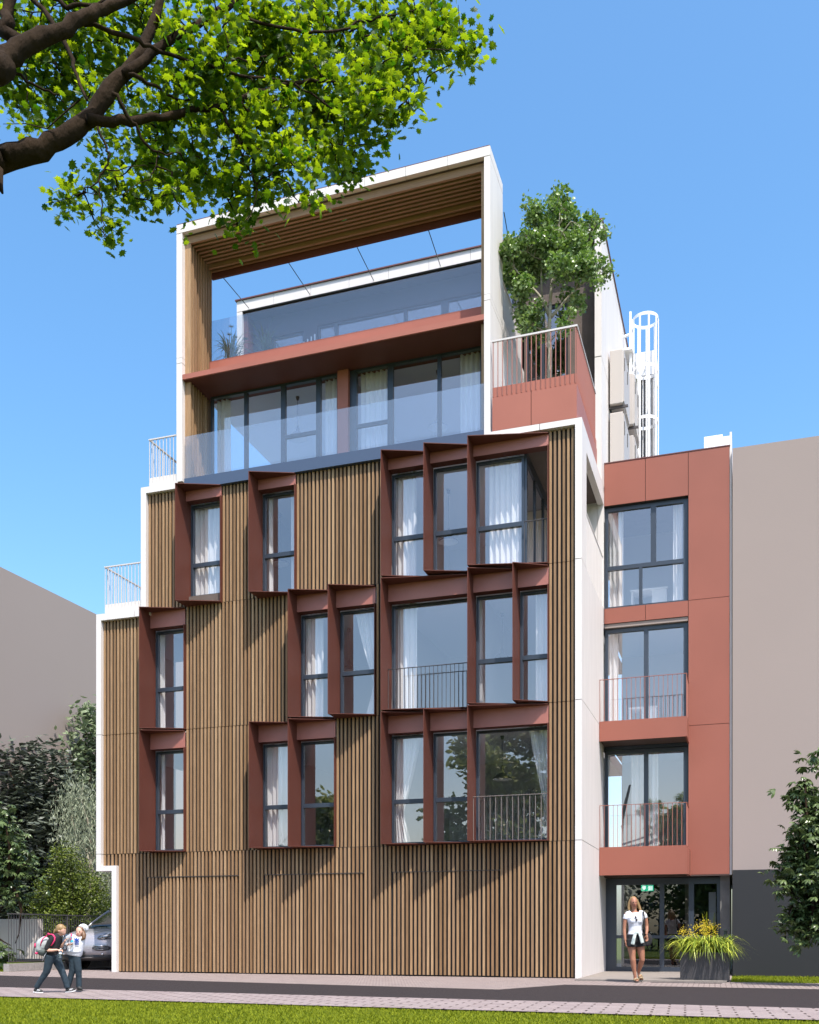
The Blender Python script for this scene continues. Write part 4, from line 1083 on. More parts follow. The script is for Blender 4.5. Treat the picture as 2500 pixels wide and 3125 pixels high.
foliage('crown', pxblobs(pb, Y=1.5, fn=g5, thick=1.3, jit=.5), 12500, .076, 'maple', lp, t_, seed=9, per=12, spread=.07, shell=.6, tilt=.7, tips=tips)
for t in tips[:170]:
    s = min(L5, key=lambda p: (p-t).length_squared); m_.tube(bend(s, t, 3, .15), [.010,.008,.006,.003], 5)
m_.build('trunk', M['barkp'], t_)
# ---- trees at the left behind the fence
dk = leafmat('dark_leaf', (.050,.062,.045), (.13,.15,.115), .12, .42)
pale = leafmat('pale_leaf', (.10,.14,.07), (.26,.32,.18), .25, .5)
wil = leafmat('willow_leaf', (.16,.18,.12), (.38,.42,.28), .2, .5)
bri = leafmat('bush_leaf', (.028,.050,.006), (.20,.25,.035), .3, .4)
ches = leafmat('chestnut_leaf', (.028,.05,.016), (.13,.18,.06), .18, .28)
D_ = 1/.69
def dl(l): return [(x*D_, y*D_, r*D_) for x,y,r in l]
tree('dark_tree', at(20,2900,8).xy.to_3d(), pxblobs(dl([(20,1620,50),(70,1610,45),(110,1620,40),(-20,1700,60),(40,1700,60),(100,1690,55),(140,1720,50),(160,1680,35),(20,1780,60),(80,1780,60),(130,1800,55),(30,1850,60),(100,1860,55),(20,1900,50),(60,1930,50),(-40,1800,60),(100,1930,50),(150,1900,50),(190,1900,50),(10,1960,50),(150,1960,50),(220,1950,50)]), Y=8, thick=1.3, jit=.8), .22, 9500, .28, 'oval', dk, M['bark'],
     'broad dark grey-green tree at far left behind the fence', seed=21, per=14, spread=.30, shell=.6, tilt=.30)
tree('pale_tree', at(270,2900,11).xy.to_3d(), pxblobs(dl([(180,1510,24),(160,1570,22),(190,1540,28),(175,1590,30),(200,1600,34),(190,1640,40),(160,1640,26),(200,1690,44),(215,1560,30)]), Y=11, thick=1.3, jit=.6), .16, 2600, .24, 'oval', pale, M['bark'],
     'tall pale green tree rising beside the white corner frame', seed=22, per=12, spread=.26, shell=.5, tilt=.6)
tree('willow_tree', at(250,2900,6).xy.to_3d(), pxblobs(dl([(170,1680,36),(150,1720,34),(190,1720,36),(175,1770,42),(150,1780,26),(200,1790,40),(190,1840,44),(220,1870,40),(215,1910,34),(165,1830,30),(235,1840,30)]), Y=6, thick=1.2, jit=.6), .12, 6500, .16, 'narrow', wil, M['barkp'],
     'grey-green willow-like tree between the dark tree and the building', seed=23, per=16, spread=.22, shell=.4, tilt=.35, droop=1.3)
tree('bush', at(217,2900,3.6).xy.to_3d(), pxblobs(dl([(130,1800,24),(150,1820,34),(125,1840,30),(100,1870,28),(150,1860,40),(180,1860,34),(110,1900,34),(150,1905,40),(190,1900,36),(80,1915,24),(215,1915,24),(130,1940,34),(180,1940,36),(205,1885,24),(90,1960,30),(130,1980,34),(170,1980,34),(210,1970,30),(60,1975,24)]), Y=3.9, thick=1.2, jit=.35), .06, 11000, .085, 'oval', bri, M['bark'],
     'dense bright green shrub above the silver car', cat='shrub', seed=24, per=16, spread=.12, shell=.55, tilt=.8)
cl = crop(0,2100,3.08); cl2 = crop(0,2500,3.45)
bD = pxblobs([(30,1180,60),(90,1250,60),(20,1350,70),(120,1420,60),(60,1520,80),(180,1540,60),(270,1600,55),(140,1640,80),(20,1650,80),(250,1700,60),(60,1750,70),(30,1850,60),(60,1950,60),(180,1980,50),(250,1960,40),(-60,1500,120),(-60,1800,120)], Y=.2, fn=cl, thick=1.2, jit=.25) + pxblobs([(30,1280,50),(20,1380,50),(110,1330,40),(160,1310,35),(70,1420,40)], Y=.0, fn=cl2, jit=.2)
tree('chestnut_tree', (at(-160,2900,.3).x,.3,0), bD, .13, 800, .20, 'fan', ches, M['bark'], 'chestnut branches with drooping leaflets at the left edge in front of the dark tree', seed=25, per=6, spread=.17, shell=.4, tilt=.35)
cr_ = crop(2300,2200,2.695)
bE = pxblobs([(510,330,50),(430,500,60),(350,590,60),(460,640,80),(500,780,80),(420,880,60),(330,960,48),(430,1050,80),(520,1050,100),(300,1130,62),(400,1180,90),(210,1270,44),(320,1330,80),(450,1350,110),(540,1250,110),(240,1380,40),(350,1560,62),(480,1560,90),(290,1670,40),(400,1700,76),(520,1700,90),(430,1800,50),(620,900,120),(640,1300,140),(640,1600,120)], Y=-1.6, fn=cr_, thick=1.2, jit=.35)
tree('chestnut_tree', (at(2660,2900,-1.6).x,-1.6,0), bE, .13, 2300, .17, 'fan', ches, M['bark'], 'dark green chestnut tree cut by the right edge in front of the plain neighbour', seed=26, per=6, spread=.13, shell=.4, tilt=.35)
# ---- street trees across the road, seen mirrored in the windows
stl = leafmat('street_leaf', (.10,.15,.04), (.34,.40,.14), .45, .4)
def street(x, y, r, h, lab, seed):
    R_ = random.Random(seed); bl = []
    for i in range(34):
        z = R_.uniform(2.2, h-.8); k = math.sqrt(max(.12, 1-((z-h*.5)/(h*.55))**2)); a = R_.uniform(0,2*pi); q = R_.uniform(.3,.8)*r*k
        bl.append((Vector((x+q*cos(a), y+q*sin(a), z)), (1.2,1.2,1.0)))
    tree('street_tree', (x,y,0), bl, .24, 9500, .46, 'oval', stl, M['bark'], lab, seed=seed, group='street trees mirrored in the windows', per=12, spread=.38, shell=.5, tilt=.7, twigs=20)
street(-9.6,-32,5.0,13.0,'round street tree mirrored in the large lower windows',31)
street(1.6,-34,3.8,8.6,'lower street tree mirrored in the entrance glass',32)
street(-20.5,-34,1.9,9.5,'slender street tree mirrored in the left lower windows',33)
hb = [(Vector((x_, -38+rnd.uniform(-.4,.4), z_)), (1.6,1.0,1.2)) for x_ in range(-28,22,2) for z_ in (1.0,2.6,3.9)]
hg = empty('hedge', (-3,-38,0), 'tall dark hedge across the street mirrored in the entrance glass', 'hedge')
foliage('foliage', hb, 9000, .42, 'oval', dk, hg, seed=40, per=12, spread=.4, shell=.5, tilt=.7)
m_ = MB()
for x_ in range(-28,22,2): m_.tube([(x_,-38,0),(x_+.1,-38,3.6)],[.06,.03],6)
m_.build('stems', M['bark'], hg)
# ================================================================== SILVER CAR
paint = pbr('silver_paint', (.36,.35,.38), .30, metal=.25, spec=.6, coat=.7)
trim = pbr('black_plastic', (.02,.02,.022), .5); chrome = pbr('chrome', (.75,.76,.78), .12, metal=1.0)
carglass = pbr('car_glass', (.012,.02,.02), .05, spec=1.0, coat=1.0); lens = glass('headlamp_lens', .22, (.9,.93,.96), (1,1,1)); tyre = pbr('tyre_rubber', (.02,.02,.02), .8)
CX0, CY0 = -13.74, .95
car = empty('parked_car', (CX0,CY0+2.3,0), 'silver off-road car parked nose-out beside the building behind two girls', 'car')
def outline(yf, yr, w, rf, rr, bow=.12, n=9):
    P = []
    for k in range(n):                 # front right corner, from nose centre outward
        a = (k/(n-1))*pi/2; P.append((w-rf+rf*sin(a), yf+rf-rf*cos(a)))
    P = [(w*t/3*(w-rf)/w, yf) for t in range(3)] + P
    for k in range(5):
        a = (k/4)*pi/2; P.append((w-rr+rr*cos(a), yr-rr+rr*sin(a)))
    P = [(x, y - bow*(1-(x/w)**2) if y < yf+1.2 else y) for x,y in P]
    L_ = [(-x,y) for x,y in reversed(P[1:])]
    return P + [(0,yr)] + L_
def loft(m_, levels, caps=(True,True)):
    vs = []; n = None
    for z, o_ in levels:
        n = len(o_); vs += [(CX0+x, CY0+y, z) for x,y in o_]
    fs = [(i*n+k, i*n+(k+1)%n, (i+1)*n+(k+1)%n, (i+1)*n+k) for i in range(len(levels)-1) for k in range(n)]
    if caps[0]: fs.append(tuple(range(n-1,-1,-1)))
    if caps[1]: fs.append(tuple(range((len(levels)-1)*n, len(levels)*n)))
    m_.add(vs, fs, True); return m_
lv = [(.40,outline(.16,4.62,.90,.42,.3)),(.50,outline(.11,4.68,.95,.44,.3)),(.66,outline(.10,4.7,.965,.48,.3)),(.80,outline(.13,4.7,.97,.52,.3)),(.92,outline(.22,4.68,.965,.58,.3)),
      (1.00,outline(.36,4.66,.95,.62,.3)),(1.06,outline(.55,4.64,.92,.62,.3,.10)),(1.10,outline(.80,4.6,.88,.6,.3,.08)),(1.135,outline(1.05,4.55,.80,.5,.3,.05))]
loft(MB(), lv).build('body', paint, car)
loft(MB(), [(.24,outline(.34,4.5,.82,.4,.3)),(.30,outline(.20,4.6,.90,.42,.3)),(.41,outline(.15,4.62,.905,.42,.3))]).build('bumper_skirt', trim, car)
gh = loft(MB(), [(1.12,outline(1.08,4.45,.80,.35,.3,.10)),(1.30,outline(1.40,4.40,.76,.32,.3,.10)),(1.50,outline(1.75,4.30,.70,.28,.3,.09)),(1.64,outline(2.02,4.2,.64,.26,.3,.08))]).build('windscreen', carglass, car)
loft(MB(), [(1.64,outline(2.0,4.22,.66,.26,.3,.08)),(1.69,outline(2.12,4.15,.62,.26,.3,.08)),(1.715,outline(2.4,3.95,.5,.26,.3,.06))]).build('roof', paint, car)
m_ = MB()
for s_ in (-1,1):
    m_.tube([(CX0+s_*.80,CY0+1.30,1.12),(CX0+s_*.755,CY0+1.55,1.31),(CX0+s_*.69,CY0+1.88,1.51),(CX0+s_*.62,CY0+2.15,1.665)],.022,8)
    m_.tube([(CX0+s_*.62,CY0+2.2,1.73),(CX0+s_*.60,CY0+4.0,1.72)],.018,6)
m_.build('roof_pillar', paint, car)
for s_ in (-1,1):
    Rz = Matrix.Rotation(s_*radians(38),3,'Z') @ Matrix.Rotation(s_*radians(-14),3,'Y')
    c = (CX0+s_*.665, CY0+.235, .915)
    h_ = MB().ell(c,(.26,.12,.085),Rz,20,12).build('headlight', trim, car)
    m_ = MB()
    for t_,r_ in ((-.10,.052),(.07,.062)):
        p0 = Vector(c)+Rz@Vector((t_*s_,-.10,.012))
        ring = [p0+Rz@Vector((r_*cos(a_),0,r_*sin(a_))) for a_ in [k*pi/8 for k in range(17)]]
        m_.tube(ring,.009,6,cap=False); m_.ell(p0+Rz@Vector((0,.02,0)),(.03,.02,.03))
    m_.build('lamp_ring', chrome, h_)
    MB().ell(c,(.27,.132,.092),Rz,20,12).build('lens', lens, h_)
    Rl = Matrix.Rotation(s_*radians(24),3,'Z')
    c = Vector((CX0+s_*.60, CY0+.085, .60))
    k_ = MB().ell(c,(.25,.07,.085),Rl,18,10).build('side_intake', trim, car)
    m_ = MB()
    for z_ in (-.03,.0,.03): m_.tube([c+Rl@Vector((-.2,-.062,z_)),c+Rl@Vector((.2,-.062,z_))],.006,5)
    m_.tube([c+Rl@Vector((-.2,-.05,.065)),c+Rl@Vector((.18,-.05,.068))],.016,6); m_.build('intake_bar', chrome, k_)
    MB().ell((CX0+s_*.62,CY0+.10,.435),(.035,.03,.03)).build('fog_lamp', chrome, car)
    m_ = MB(); m_.ell((CX0+s_*1.02,CY0+1.55,1.13),(.10,.07,.075)); m_.tube([(CX0+s_*.88,CY0+1.5,1.10),(CX0+s_*1.0,CY0+1.5,1.12)],.02,6); m_.build('wing_mirror', paint, car)
    for yy in (.98,3.75):
        w_ = MB(); xo = CX0+s_*.86
        w_.tube([(xo-s_*.14,CY0+yy,.36),(xo-s_*.02,CY0+yy,.36),(xo+s_*.07,CY0+yy,.36),(xo+s_*.09,CY0+yy,.36)],[.34,.36,.355,.30],24)
        w_ = w_.build('wheel', tyre, car)
        MB().tube([(xo+s_*.06,CY0+yy,.36),(xo+s_*.097,CY0+yy,.36)],[.25,.23],20).build('rim', chrome, w_)
        MB().tube([(xo-s_*.2,CY0+yy,.38),(xo+s_*.102,CY0+yy,.38)],[.42,.42],24,cap=False).build('wheel_arch', trim, car)
g_ = MB().ell((CX0,CY0+.055,.625),(.34,.06,.065),None,20,10).build('grille', trim, car)
m_ = MB()
for z_ in (.595,.625,.655): m_.tube([(CX0-.28,CY0+.0,z_),(CX0,CY0-.012,z_),(CX0+.28,CY0+.0,z_)],.007,6)
m_.build('grille_bar', chrome, g_)
n_ = bx(CX0-.26,CX0+.12,CY0-.045,CY0+.0,.40,.52).build('number_plate', M['black'], car)
m_ = MB(); ex, ez = CX0+.06, .455
m_.tube([(ex+.022*cos(a_),CY0-.048,ez+.024*sin(a_)) for a_ in [radians(d) for d in range(0,320,20)]],.005,5); m_.tube([(ex-.02,CY0-.048,ez),(ex+.022,CY0-.048,ez)],.005,5); m_.build('plate_letter', M['furn'], n_)
m_ = MB(); m_.tube([(CX0-.6,CY0+.17,.34),(CX0,CY0+.03,.33),(CX0+.6,CY0+.17,.34)],.035,8,flat=.6); m_.build('skid_plate', M['rail'], car)
m_ = MB()
for s_ in (-1,1): m_.tube([(CX0+s_*.30,CY0+.18,1.04),(CX0+s_*.42,CY0+.6,1.095),(CX0+s_*.5,CY0+1.0,1.138)],.012,6)
m_.build('bonnet_crease', paint, car)

# ================================================================== PEOPLE
skin = pbr('skin', (.33,.145,.085), .55, bump=.0); skinp = pbr('skin_pale', (.58,.33,.24), .55)
blond = pbr('blond_hair', (.25,.155,.065), .5, var=.35, vscale=60, stretch=(6,6,.5)); brown = pbr('brown_hair', (.13,.065,.03), .5, var=.3, vscale=60, stretch=(6,6,.5))
whitec = pbr('white_cotton', (.62,.63,.67), .85, bump=.4, bscale=14); blackc = pbr('black_cotton', (.012,.012,.014), .9, bump=.4, bscale=16)
denim = pbr('blue_denim', (.015,.030,.043), .9, var=.35, vscale=14, bump=.4, bscale=30); sweat = pbr('sage_knit', (.42,.47,.44), .9, bump=.4, bscale=30)
greyc = pbr('grey_marl', (.33,.35,.37), .9, var=.15, vscale=30); pinkc = pbr('pink_trim', (.62,.03,.13), .7); packc = pbr('grey_rucksack', (.33,.35,.35), .8, var=.2, vscale=7, bump=.5, bscale=12)
packd = pbr('dark_rucksack', (.10,.12,.115), .8); leather = pbr('tan_leather', (.33,.25,.14), .6); sole = pbr('shoe_sole', (.03,.028,.026), .7); shoeb = pbr('shoe_black', (.018,.02,.02), .6)
blue = pbr('print_blue', (.02,.07,.36), .7); capb = pbr('cap_blue', (.02,.45,.62), .4); plast = glass('bottle_plastic', .18, (.85,.92,.93), (1,1,1)); dark = pbr('dark_detail', (.03,.015,.012), .5); lip = pbr('lips', (.38,.10,.09), .5)
def hand(m_, wrist, dirv, palmn, s=1.0, curl=.5, thumb=1):
    """palm with four unequal bent fingers and a thumb"""
    d = Vector(dirv).normalized(); n = Vector(palmn).normalized(); n = (n - d*n.dot(d)).normalized(); u = d.cross(n)
    w_ = Vector(wrist); c = w_ + d*.045*s
    Mx = Matrix((u, d, n)).transposed()
    m_.ell(c, (.036*s,.050*s,.016*s), Mx, 12, 8)
    for k,(o_,L_) in enumerate(((-.027,.062),(-.009,.072),(.009,.068),(.026,.052))):
        a = c + d*.035*s + u*o_*s; b = a + (d*cos(curl*.5)+n*sin(curl*.5))*L_*.45*s; e = b + (d*cos(curl*1.3)+n*sin(curl*1.3))*L_*.32*s; f = e + (d*cos(curl*2)+n*sin(curl*2))*L_*.25*s
        m_.tube([a,b,e,f], [.0092*s,.0088*s,.008*s,.0065*s], 7)
    a = w_ + d*.02*s - u*thumb*.026*s; b = a + (d*.7-u*thumb*.7+n*.25)*.032*s; e = b + (d*.9-u*thumb*.15+n*.45)*.028*s
    m_.tube([a,b,e], [.012*s,.0105*s,.008*s], 7)
# ---- woman walking out of the entrance
wr = atz(1800+440/3.136, 2600+1250/3.136)
wo_ = empty('person', (wr.x,wr.y,.0), 'woman in white T-shirt and black shorts walking out with a shoulder bag', 'person', None, math.atan2(1,3))
W = lambda X,Y,y=0.0: Vector(((X-505)/1063, y, (2010-Y)/1063))
m_ = MB()
m_.ell(W(463,285,.005),(.073,.092,.108)); m_.ell(W(465,352,-.035),(.050,.052,.058)); m_.ell(W(466,318,-.05),(.055,.045,.06))
m_.ell(W(463,325,-.105),(.013,.020,.022)); m_.ell(W(462,300,-.098),(.009,.014,.03)); m_.ell(W(390,318,.01),(.012,.02,.028)); m_.ell(W(536,318,.01),(.012,.02,.028))
m_.tube([W(468,380,.0),W(472,430,.005),W(478,500,.01)],[.048,.046,.062],12)
m_.tube([W(486,495),W(490,560),W(492,700),W(495,860),W(497,1000),W(505,1090)],[.055,.08,.085,.075,.09,.095],14,flat=1.4)
m_.tube([W(320,545),W(290,590),W(272,720),W(262,850)],[.052,.046,.038,.035],10); m_.tube([W(262,850),W(262,960,-.02),W(272,1110,-.05)],[.035,.034,.024],10)
m_.tube([W(662,530),W(705,590),W(735,700),W(745,800)],[.052,.046,.038,.035],10); m_.tube([W(745,800),W(738,890,-.04),W(712,985,-.09)],[.035,.033,.024],10)
m_.tube([W(430,1060),W(420,1280),W(434,1460,-.02),W(442,1530,-.03),W(455,1630,-.01),W(478,1780,.0),W(492,1860,.0),W(497,1910,.01)],[.098,.084,.062,.056,.057,.040,.033,.034],12)
m_.tube([W(590,1060),W(612,1280),W(634,1450,-.01),W(641,1520,-.01),W(628,1620,.05),W(606,1740,.11),W(600,1810,.14)],[.098,.084,.062,.055,.057,.040,.033],12)
m_.tube([W(498,1915,.03),W(505,1955,-.04),W(512,1978,-.13)],[.036,.034,.030],10,flat=.8); m_.tube([W(602,1822,.145),W(622,1885,.10),W(642,1945,.03)],[.034,.036,.030],10,flat=.8)
hand(m_, W(272,1112,-.05), (.1,-.1,-1), (1,0,0), 1.0, .45, 1); hand(m_, W(712,988,-.09), (.12,-.1,-1), (-.6,-.6,0), 1.0, .55, -1)
m_.build('body', skin, wo_, remesh=.0085, local=True)
m_ = MB()
m_.ell(W(463,248,.032),(.080,.092,.088)); m_.tube([W(400,235,.02),W(374,320,.03),W(362,400,.03),W(366,465,.01)],[.030,.032,.030,.020],10); m_.tube([W(528,235,.02),W(560,320,.03),W(590,400,.03),W(622,475,.01)],[.030,.034,.034,.022],10)
m_.tube([W(463,260,.06),W(470,360,.08),W(480,460,.085)],[.09,.085,.06],12)
m_.build('hair', blond, wo_, remesh=.009, local=True)
m_ = MB(); m_.ell(W(436,292,-.086),(.017,.012,.009)); m_.ell(W(488,292,-.086),(.017,.012,.009)); m_.build('eyes', dark, wo_, local=True)
MB().ell(W(466,352,-.090),(.024,.010,.009)).build('mouth', lip, wo_, local=True)
m_ = MB()
m_.tube([W(486,512),W(488,552),W(490,620,-.01),W(492,700,-.01),W(496,800),W(497,900),W(497,985)],[.070,.100,.118,.112,.098,.098,.112],18,flat=1.42)
m_.ell(W(425,690,-.075),(.065,.055,.06)); m_.ell(W(560,690,-.075),(.065,.055,.06))
m_.tube([W(400,508),W(340,535),W(300,585),W(280,655)],[.045,.056,.056,.052],12); m_.tube([W(575,500),W(640,520),W(690,570),W(712,632)],[.045,.056,.056,.052],12)
m_.build('t_shirt', whitec, wo_, remesh=.010, local=True)
m_ = MB(); m_.tube([W(500,965),W(506,1060),W(512,1140)],[.112,.125,.125],18,flat=1.45); m_.tube([W(420,1090),W(410,1245)],[.115,.122],14); m_.tube([W(600,1090),W(628,1235)],[.115,.125],14)
m_.build('shorts', blackc, wo_, remesh=.010, local=True)
m_ = MB()
m_.tube([W(460,975,-.13),W(430,1060,-.16),W(400,1195,-.16)],[.038,.042,.046],10,flat=.5); m_.tube([W(545,915,-.12),W(575,1010,-.16),W(612,1165,-.16)],[.040,.050,.050],10,flat=.5); m_.ell(W(505,945,-.13),(.06,.03,.03))
m_.build('tied_sweater', sweat, wo_, remesh=.009, local=True)
m_ = MB(); m_.ell(W(475,610,-.135),(.018,.008,.022)); m_.ell(W(495,665,-.135),(.018,.008,.022)); m_.tube([W(480,565,-.12),W(490,700,-.125)],.004,5); m_.build('sunglasses', dark, wo_, local=True)
for a_,b_,lab in ((W(506,1950,-.03),0,'a'),(W(630,1890,.09),.6,'b')):
    Rm = Matrix.Rotation(b_,3,'X')
    m_ = MB(); m_.ell(a_+Rm@Vector((0,-.01,-.035)),(.045,.125,.016),Rm); s1 = m_.build('sandal', sole, wo_, local=True)
    m_ = MB()
    for k in (-.05,.0,.05): m_.tube([a_+Rm@Vector((.042*cos(t),k-.02,.042*sin(t)-.015)) for t in [pi*j/8 for j in range(9)]],.012,6)
    m_.build('sandal_strap', leather, s1, local=True)
bag = empty('shoulder_bag', (wr.x,wr.y,.0), 'round black quilted shoulder bag hanging at the walking woman\'s side', 'bag', None, math.atan2(1,3))
m_ = MB(); m_.ell(W(790,1090,.06),(.085,.05,.135)); m_.ell(W(770,1170,.05),(.05,.045,.07)); m_.build('bag_body', blackc, bag, remesh=.012, local=True)
m_ = MB(); m_.tube([W(665,470,.06),W(656,474,.0),W(652,500,-.09),W(655,640,-.135),W(658,820,-.12),W(660,965,-.13),W(740,1010,.0)],.014,8,flat=.4); m_.tube([W(665,470,.06),W(700,700,.13),W(750,1000,.08)],.012,6); m_.build('bag_strap', blackc, bag, local=True)
# ---- the two girls
gr = atz(80+470/5.75, 2800+1335/5.75)
A = lambda X,Y,y=0.0: Vector(((X-470)/1093, y, (1350-Y)/1093))
def girl(label, x=0):
    return empty('person', (gr.x,gr.y,.012), label, 'person', None, math.atan2(1,3))
g1 = girl('girl in black jumper and jeans striding with a bottle, blond ponytail')
m_ = MB()
m_.ell(A(625,222),(.074,.064,.084)); m_.ell(A(650,262),(.048,.048,.052)); m_.ell(A(690,262),(.014,.012,.013)); m_.ell(A(664,290),(.026,.03,.022)); m_.ell(A(598,240,-.062),(.016,.008,.02))
m_.tube([A(600,275),A(570,310),A(545,345)],[.042,.040,.05],10)
m_.tube([A(540,345),A(505,430),A(480,540),A(462,650),A(458,700)],[.085,.095,.09,.085,.09],12,flat=.75)
m_.tube([A(510,355,-.10),A(450,460,-.12),A(412,560,-.125),A(418,585,-.125)],[.036,.032,.029,.029],10); m_.tube([A(418,585,-.125),A(500,588,-.13),A(598,578,-.12)],[.029,.027,.018],10)
m_.tube([A(545,355,.09),A(555,480,.10),A(580,530,.09)],[.034,.03,.027],10); m_.tube([A(580,530,.09),A(620,490,.06),A(655,440,.04)],[.027,.023,.017],10)
hand(m_, A(600,578,-.12), (1,0,-.05), (0,.3,-1), .72, .9, 1); hand(m_, A(655,440,.04), (.6,-.1,.75), (.6,0,-.6), .72, .6, 1)
m_.tube([A(440,690,-.05),A(370,980,-.05),A(200,1255,-.05)],[.07,.045,.03],10); m_.tube([A(480,690,.05),A(615,960,.05),A(712,1255,.05)],[.07,.045,.03],10)
m_.build('body', skinp, g1, remesh=.0075, local=True)
m_ = MB(); m_.ell(A(606,198),(.080,.072,.080)); m_.ell(A(580,225),(.05,.068,.065)); m_.tube([A(545,205),A(515,235),A(492,275),A(470,292)],[.026,.030,.022,.006],10); m_.ell(A(660,190),(.045,.05,.035))
m_.build('hair', blond, g1, remesh=.008, local=True)
m_ = MB(); m_.ell(A(680,236,-.035),(.006,.008,.005)); m_.build('eye', dark, g1, local=True); MB().ell(A(684,287,-.015),(.006,.016,.005)).build('mouth', lip, g1, local=True)
m_ = MB(); m_.tube([A(562,290),A(548,330),A(515,400),A(488,520),A(466,620),A(455,690)],[.048,.085,.108,.108,.10,.10],16,flat=.80)
m_.tube([A(520,345,-.09),A(460,440,-.115),A(415,535,-.12),A(408,580,-.12)],[.052,.048,.046,.044],12); m_.tube([A(545,350,.08),A(556,470,.10),A(575,520,.09)],[.05,.045,.04],12)
m_.build('jumper', blackc, g1, remesh=.009, local=True)
def jean(m_, pts, r): m_.tube([A(*p) for p in pts], r, 14)
m_ = MB(); jean(m_,[(440,680,-.045),(410,820,-.05),(375,970,-.05),(330,1040,-.05),(255,1150,-.05),(190,1262,-.05)],[.082,.070,.058,.052,.046,.044]); jean(m_,[(480,680,.045),(550,830,.05),(605,950,.05),(650,1060,.05),(690,1180,.05),(712,1270,.05)],[.082,.070,.058,.052,.048,.046]); m_.ell(A(460,690),(.085,.1,.05))
m_.build('jeans', denim, g1, remesh=.009, local=True)
def shoe(par, hx, hy, tx, ty, y, stripes=True, toe=None):
    a_, b_ = A(hx,hy,y), A(tx,ty,y); t_ = toe or (b_-a_)
    m_ = MB(); m_.tube([a_+Vector((-.012,0,.012)), a_.lerp(b_,.25)+Vector((0,0,.022)), a_.lerp(b_,.55)+Vector((0,0,.016)), b_+Vector((0,0,.008))],[.028,.034,.032,.018],12); s_ = m_.build('shoe', shoeb, par, remesh=.007, local=True)
    m_ = MB(); m_.tube([a_+Vector((-.022,0,-.018)),a_.lerp(b_,.5)+Vector((0,0,-.02)),b_+Vector((.004,0,-.012))],[.028,.034,.024],12,flat=.35,up=(0,0,1)); m_.build('sole', M['furn'] if stripes else sole, s_, local=True)
    if stripes:
        m_ = MB()
        for k in (.35,.48,.61): p = a_.lerp(b_,k); m_.tube([p+Vector((.02,-.035,.035)),p+Vector((-.004,-.041,.0))],.0035,5)
        m_.build('stripe', M['furn'], s_, local=True)
shoe(g1,165,1315,305,1332,-.05); shoe(g1,705,1325,850,1305,.05)
bp = empty('rucksack', (gr.x,gr.y,.012), 'grey rucksack with pink trim worn by the girl in black', 'rucksack', None, math.atan2(1,3))
Rp = Matrix.Rotation(radians(14),3,'Y')
m_ = MB(); m_.ell(A(300,500),(.105,.12,.155),Rp); m_.ell(A(270,560),(.10,.115,.11),Rp); m_.ell(A(235,480),(.06,.10,.10),Rp); m_.build('pack_body', packc, bp, remesh=.011, local=True)
m_ = MB(); m_.ell(A(290,600),(.108,.118,.085),Rp); m_.build('pack_base', packd, bp, remesh=.012, local=True)
m_ = MB(); m_.tube([A(395,330,-.09),A(340,370,-.115),A(305,440,-.12),A(292,510,-.11)],.010,6); m_.tube([A(410,318,-.08),A(455,300,-.10),A(510,305,-.115),A(548,350,-.12),A(548,410,-.125),A(520,460,-.13),A(482,508,-.13)],[.014,.016,.018,.018,.017,.014,.010],8,flat=.6)
m_.ell(A(176,500,-.06),(.014,.03,.04)); m_.ell(A(205,640,-.06),(.03,.04,.02)); m_.tube([A(365,310),A(385,285),A(410,300)],.012,6); m_.build('pink_strap', pinkc, bp, local=True)
m_ = MB(); m_.tube([A(395,615,-.10),A(360,690,-.11),A(318,775,-.10)],.011,6,flat=.4); m_.build('loose_strap', M['furn'], bp, local=True)
def bottle(top, bot, r, lab, capm):
    b_ = empty('water_bottle', (gr.x,gr.y,.012), lab, 'bottle', None, math.atan2(1,3)); d = bot-top
    m_ = MB(); m_.tube([top+d*.12, top+d*.2, top+d*.34, top+d*.6, top+d*.64, top+d*.68, bot-d*.03, bot],[r*.35,r*.4,r*.95,r,r*.9,r,r,r*.8],14); m_.build('bottle_body', plast, b_, local=True)
    MB().tube([top, top+d*.12],[r*.42]*2,10).build('cap', capm, b_, local=True)
    MB().tube([top+d*.42, top+d*.58],[r*1.02]*2,14,cap=False).build('bottle_label', capm, b_, local=True)
bottle(A(658,552,-.125), A(646,722,-.125), .026, 'clear water bottle held low by the girl in black', M['furn'])
# girl two
g2_ = girl('smiling girl in white hooded sweatshirt and jeans with a brown ponytail')
o = .20
m_ = MB()
m_.ell(A(880,250,o),(.068,.072,.084)); m_.ell(A(868,295,o-.03),(.046,.045,.045)); m_.ell(A(873,272,o-.075),(.010,.014,.012))
m_.tube([A(868,310,o),A(850,350,o)],[.04,.05],10); m_.tube([A(838,350,o),A(815,450,o),A(795,580,o),A(775,690,o)],[.07,.085,.08,.085],12,flat=1.3)
m_.tube([A(750,345,o-.02),A(660,400,o-.05),A(612,440,o-.07)],[.036,.03,.027],10); m_.tube([A(612,440,o-.07),A(660,475,o-.13),A(725,488,o-.17)],[.027,.023,.018],10)
m_.tube([A(915,350,o),A(935,440,o-.0),A(905,500,o-.02)],[.034,.03,.026],10)
hand(m_, A(725,488,o-.17), (1,-.1,.05), (0,.4,.9), .72, .9, -1)
m_.tube([A(745,690,o),A(745,950,o),A(655,1270,o)],[.07,.045,.03],10); m_.tube([A(810,690,o),A(862,960,o),A(865,1265,o)],[.07,.045,.03],10)
m_.build('body', skinp, g2_, remesh=.0075, local=True)
m_ = MB(); m_.ell(A(892,222,o+.02),(.076,.074,.078)); m_.ell(A(835,250,o-.01),(.020,.05,.055)); m_.tube([A(940,260,o),A(965,320,o-.03),A(970,370,o-.05),A(925,405,o-.07)],[.034,.040,.034,.010],10); m_.build('hair', brown, g2_, remesh=.008, local=True)
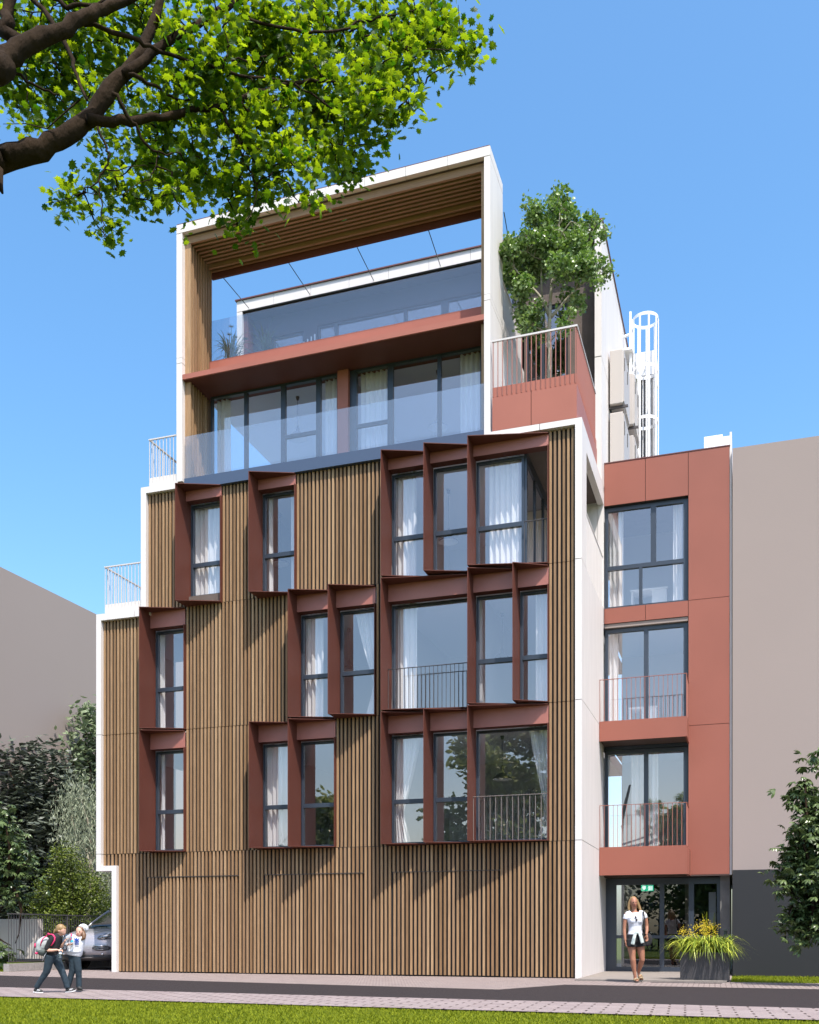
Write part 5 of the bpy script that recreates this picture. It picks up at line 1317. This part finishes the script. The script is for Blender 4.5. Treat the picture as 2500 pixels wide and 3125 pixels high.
m_ = MB(); m_.ell(A(858,258,o-.070),(.009,.005,.005)); m_.ell(A(900,252,o-.071),(.009,.005,.005)); m_.build('eyes', dark, g2_, local=True)
MB().ell(A(868,300,o-.078),(.020,.006,.007)).build('mouth', lip, g2_, local=True)
m_ = MB(); m_.tube([A(850,340,o),A(838,370,o),A(820,450,o),A(800,560,o),A(785,640,o),A(775,690,o)],[.075,.092,.105,.105,.10,.090],18,flat=1.28); m_.ell(A(790,610,o-.01),(.135,.11,.05))
m_.tube([A(905,345,o),A(935,400,o),A(925,470,o-.01)],[.05,.046,.042],12)
m_.build('sweatshirt', whitec, g2_, remesh=.010, local=True)
m_ = MB(); m_.ell(A(925,195,o+.05),(.088,.075,.080)); m_.tube([A(845,215,o+.0),A(880,160,o+.0),A(940,145,o+.0),A(1000,185,o+.0),A(1005,235,o+.01)],[.020,.024,.026,.024,.02],10); m_.build('hood', whitec, g2_, remesh=.009, local=True)
m_ = MB(); m_.tube([A(765,335,o-.02),A(690,370,o-.04),A(615,430,o-.07),A(625,455,o-.09),A(680,480,o-.14),A(718,488,o-.165)],[.056,.050,.046,.042,.036,.030],12); m_.build('sleeve', greyc, g2_, remesh=.009, local=True)
m_ = MB(); m_.tube([A(756,285,o-.09),A(768,320,o-.105),A(765,380,o-.12),A(748,440,o-.12)],.010,6,flat=.5); m_.build('pink_strap', pinkc, g2_, local=True)
m_ = MB(); lx, ly = 862, 425; yy = o-.118
for a_ in (-38,0,38):
    c = A(lx+34*sin(radians(a_)), ly-34*cos(radians(a_)), yy+(.012 if a_ > 0 else 0)); m_.ell(c,(.013,.004,.032),Matrix.Rotation(radians(a_),3,'Y'))
for k in range(3): m_.tube([A(lx-38+k*4,ly+14+k*14,yy),A(lx+46-k*4,ly-2+k*14,yy+.014)],.004,5)
m_.tube([A(lx-30,ly+66,yy-.002),A(lx+34,ly+54,yy+.012)],.005,5)
m_.build('chest_print', blue, g2_, local=True)
m_ = MB(); jean(m_,[(745,680,o),(755,820,o),(745,960,o),(705,1110,o),(650,1290,o)],[.078,.064,.054,.048,.046]); jean(m_,[(805,680,o),(835,820,o-.01),(862,950,o-.02),(862,1100,o),(866,1270,o)],[.078,.066,.056,.048,.046]); m_.ell(A(776,690,o),(.115,.085,.045)); m_.build('jeans', denim, g2_, remesh=.009, local=True)
shoe(g2_,640,1315,735,1318,o,False); shoe(g2_,855,1290,935,1312,o-.02,False)
bottle(A(786,345,o-.155), A(803,505,o-.165), .024, 'clear bottle with bright blue cap held by the girl in white', capb)
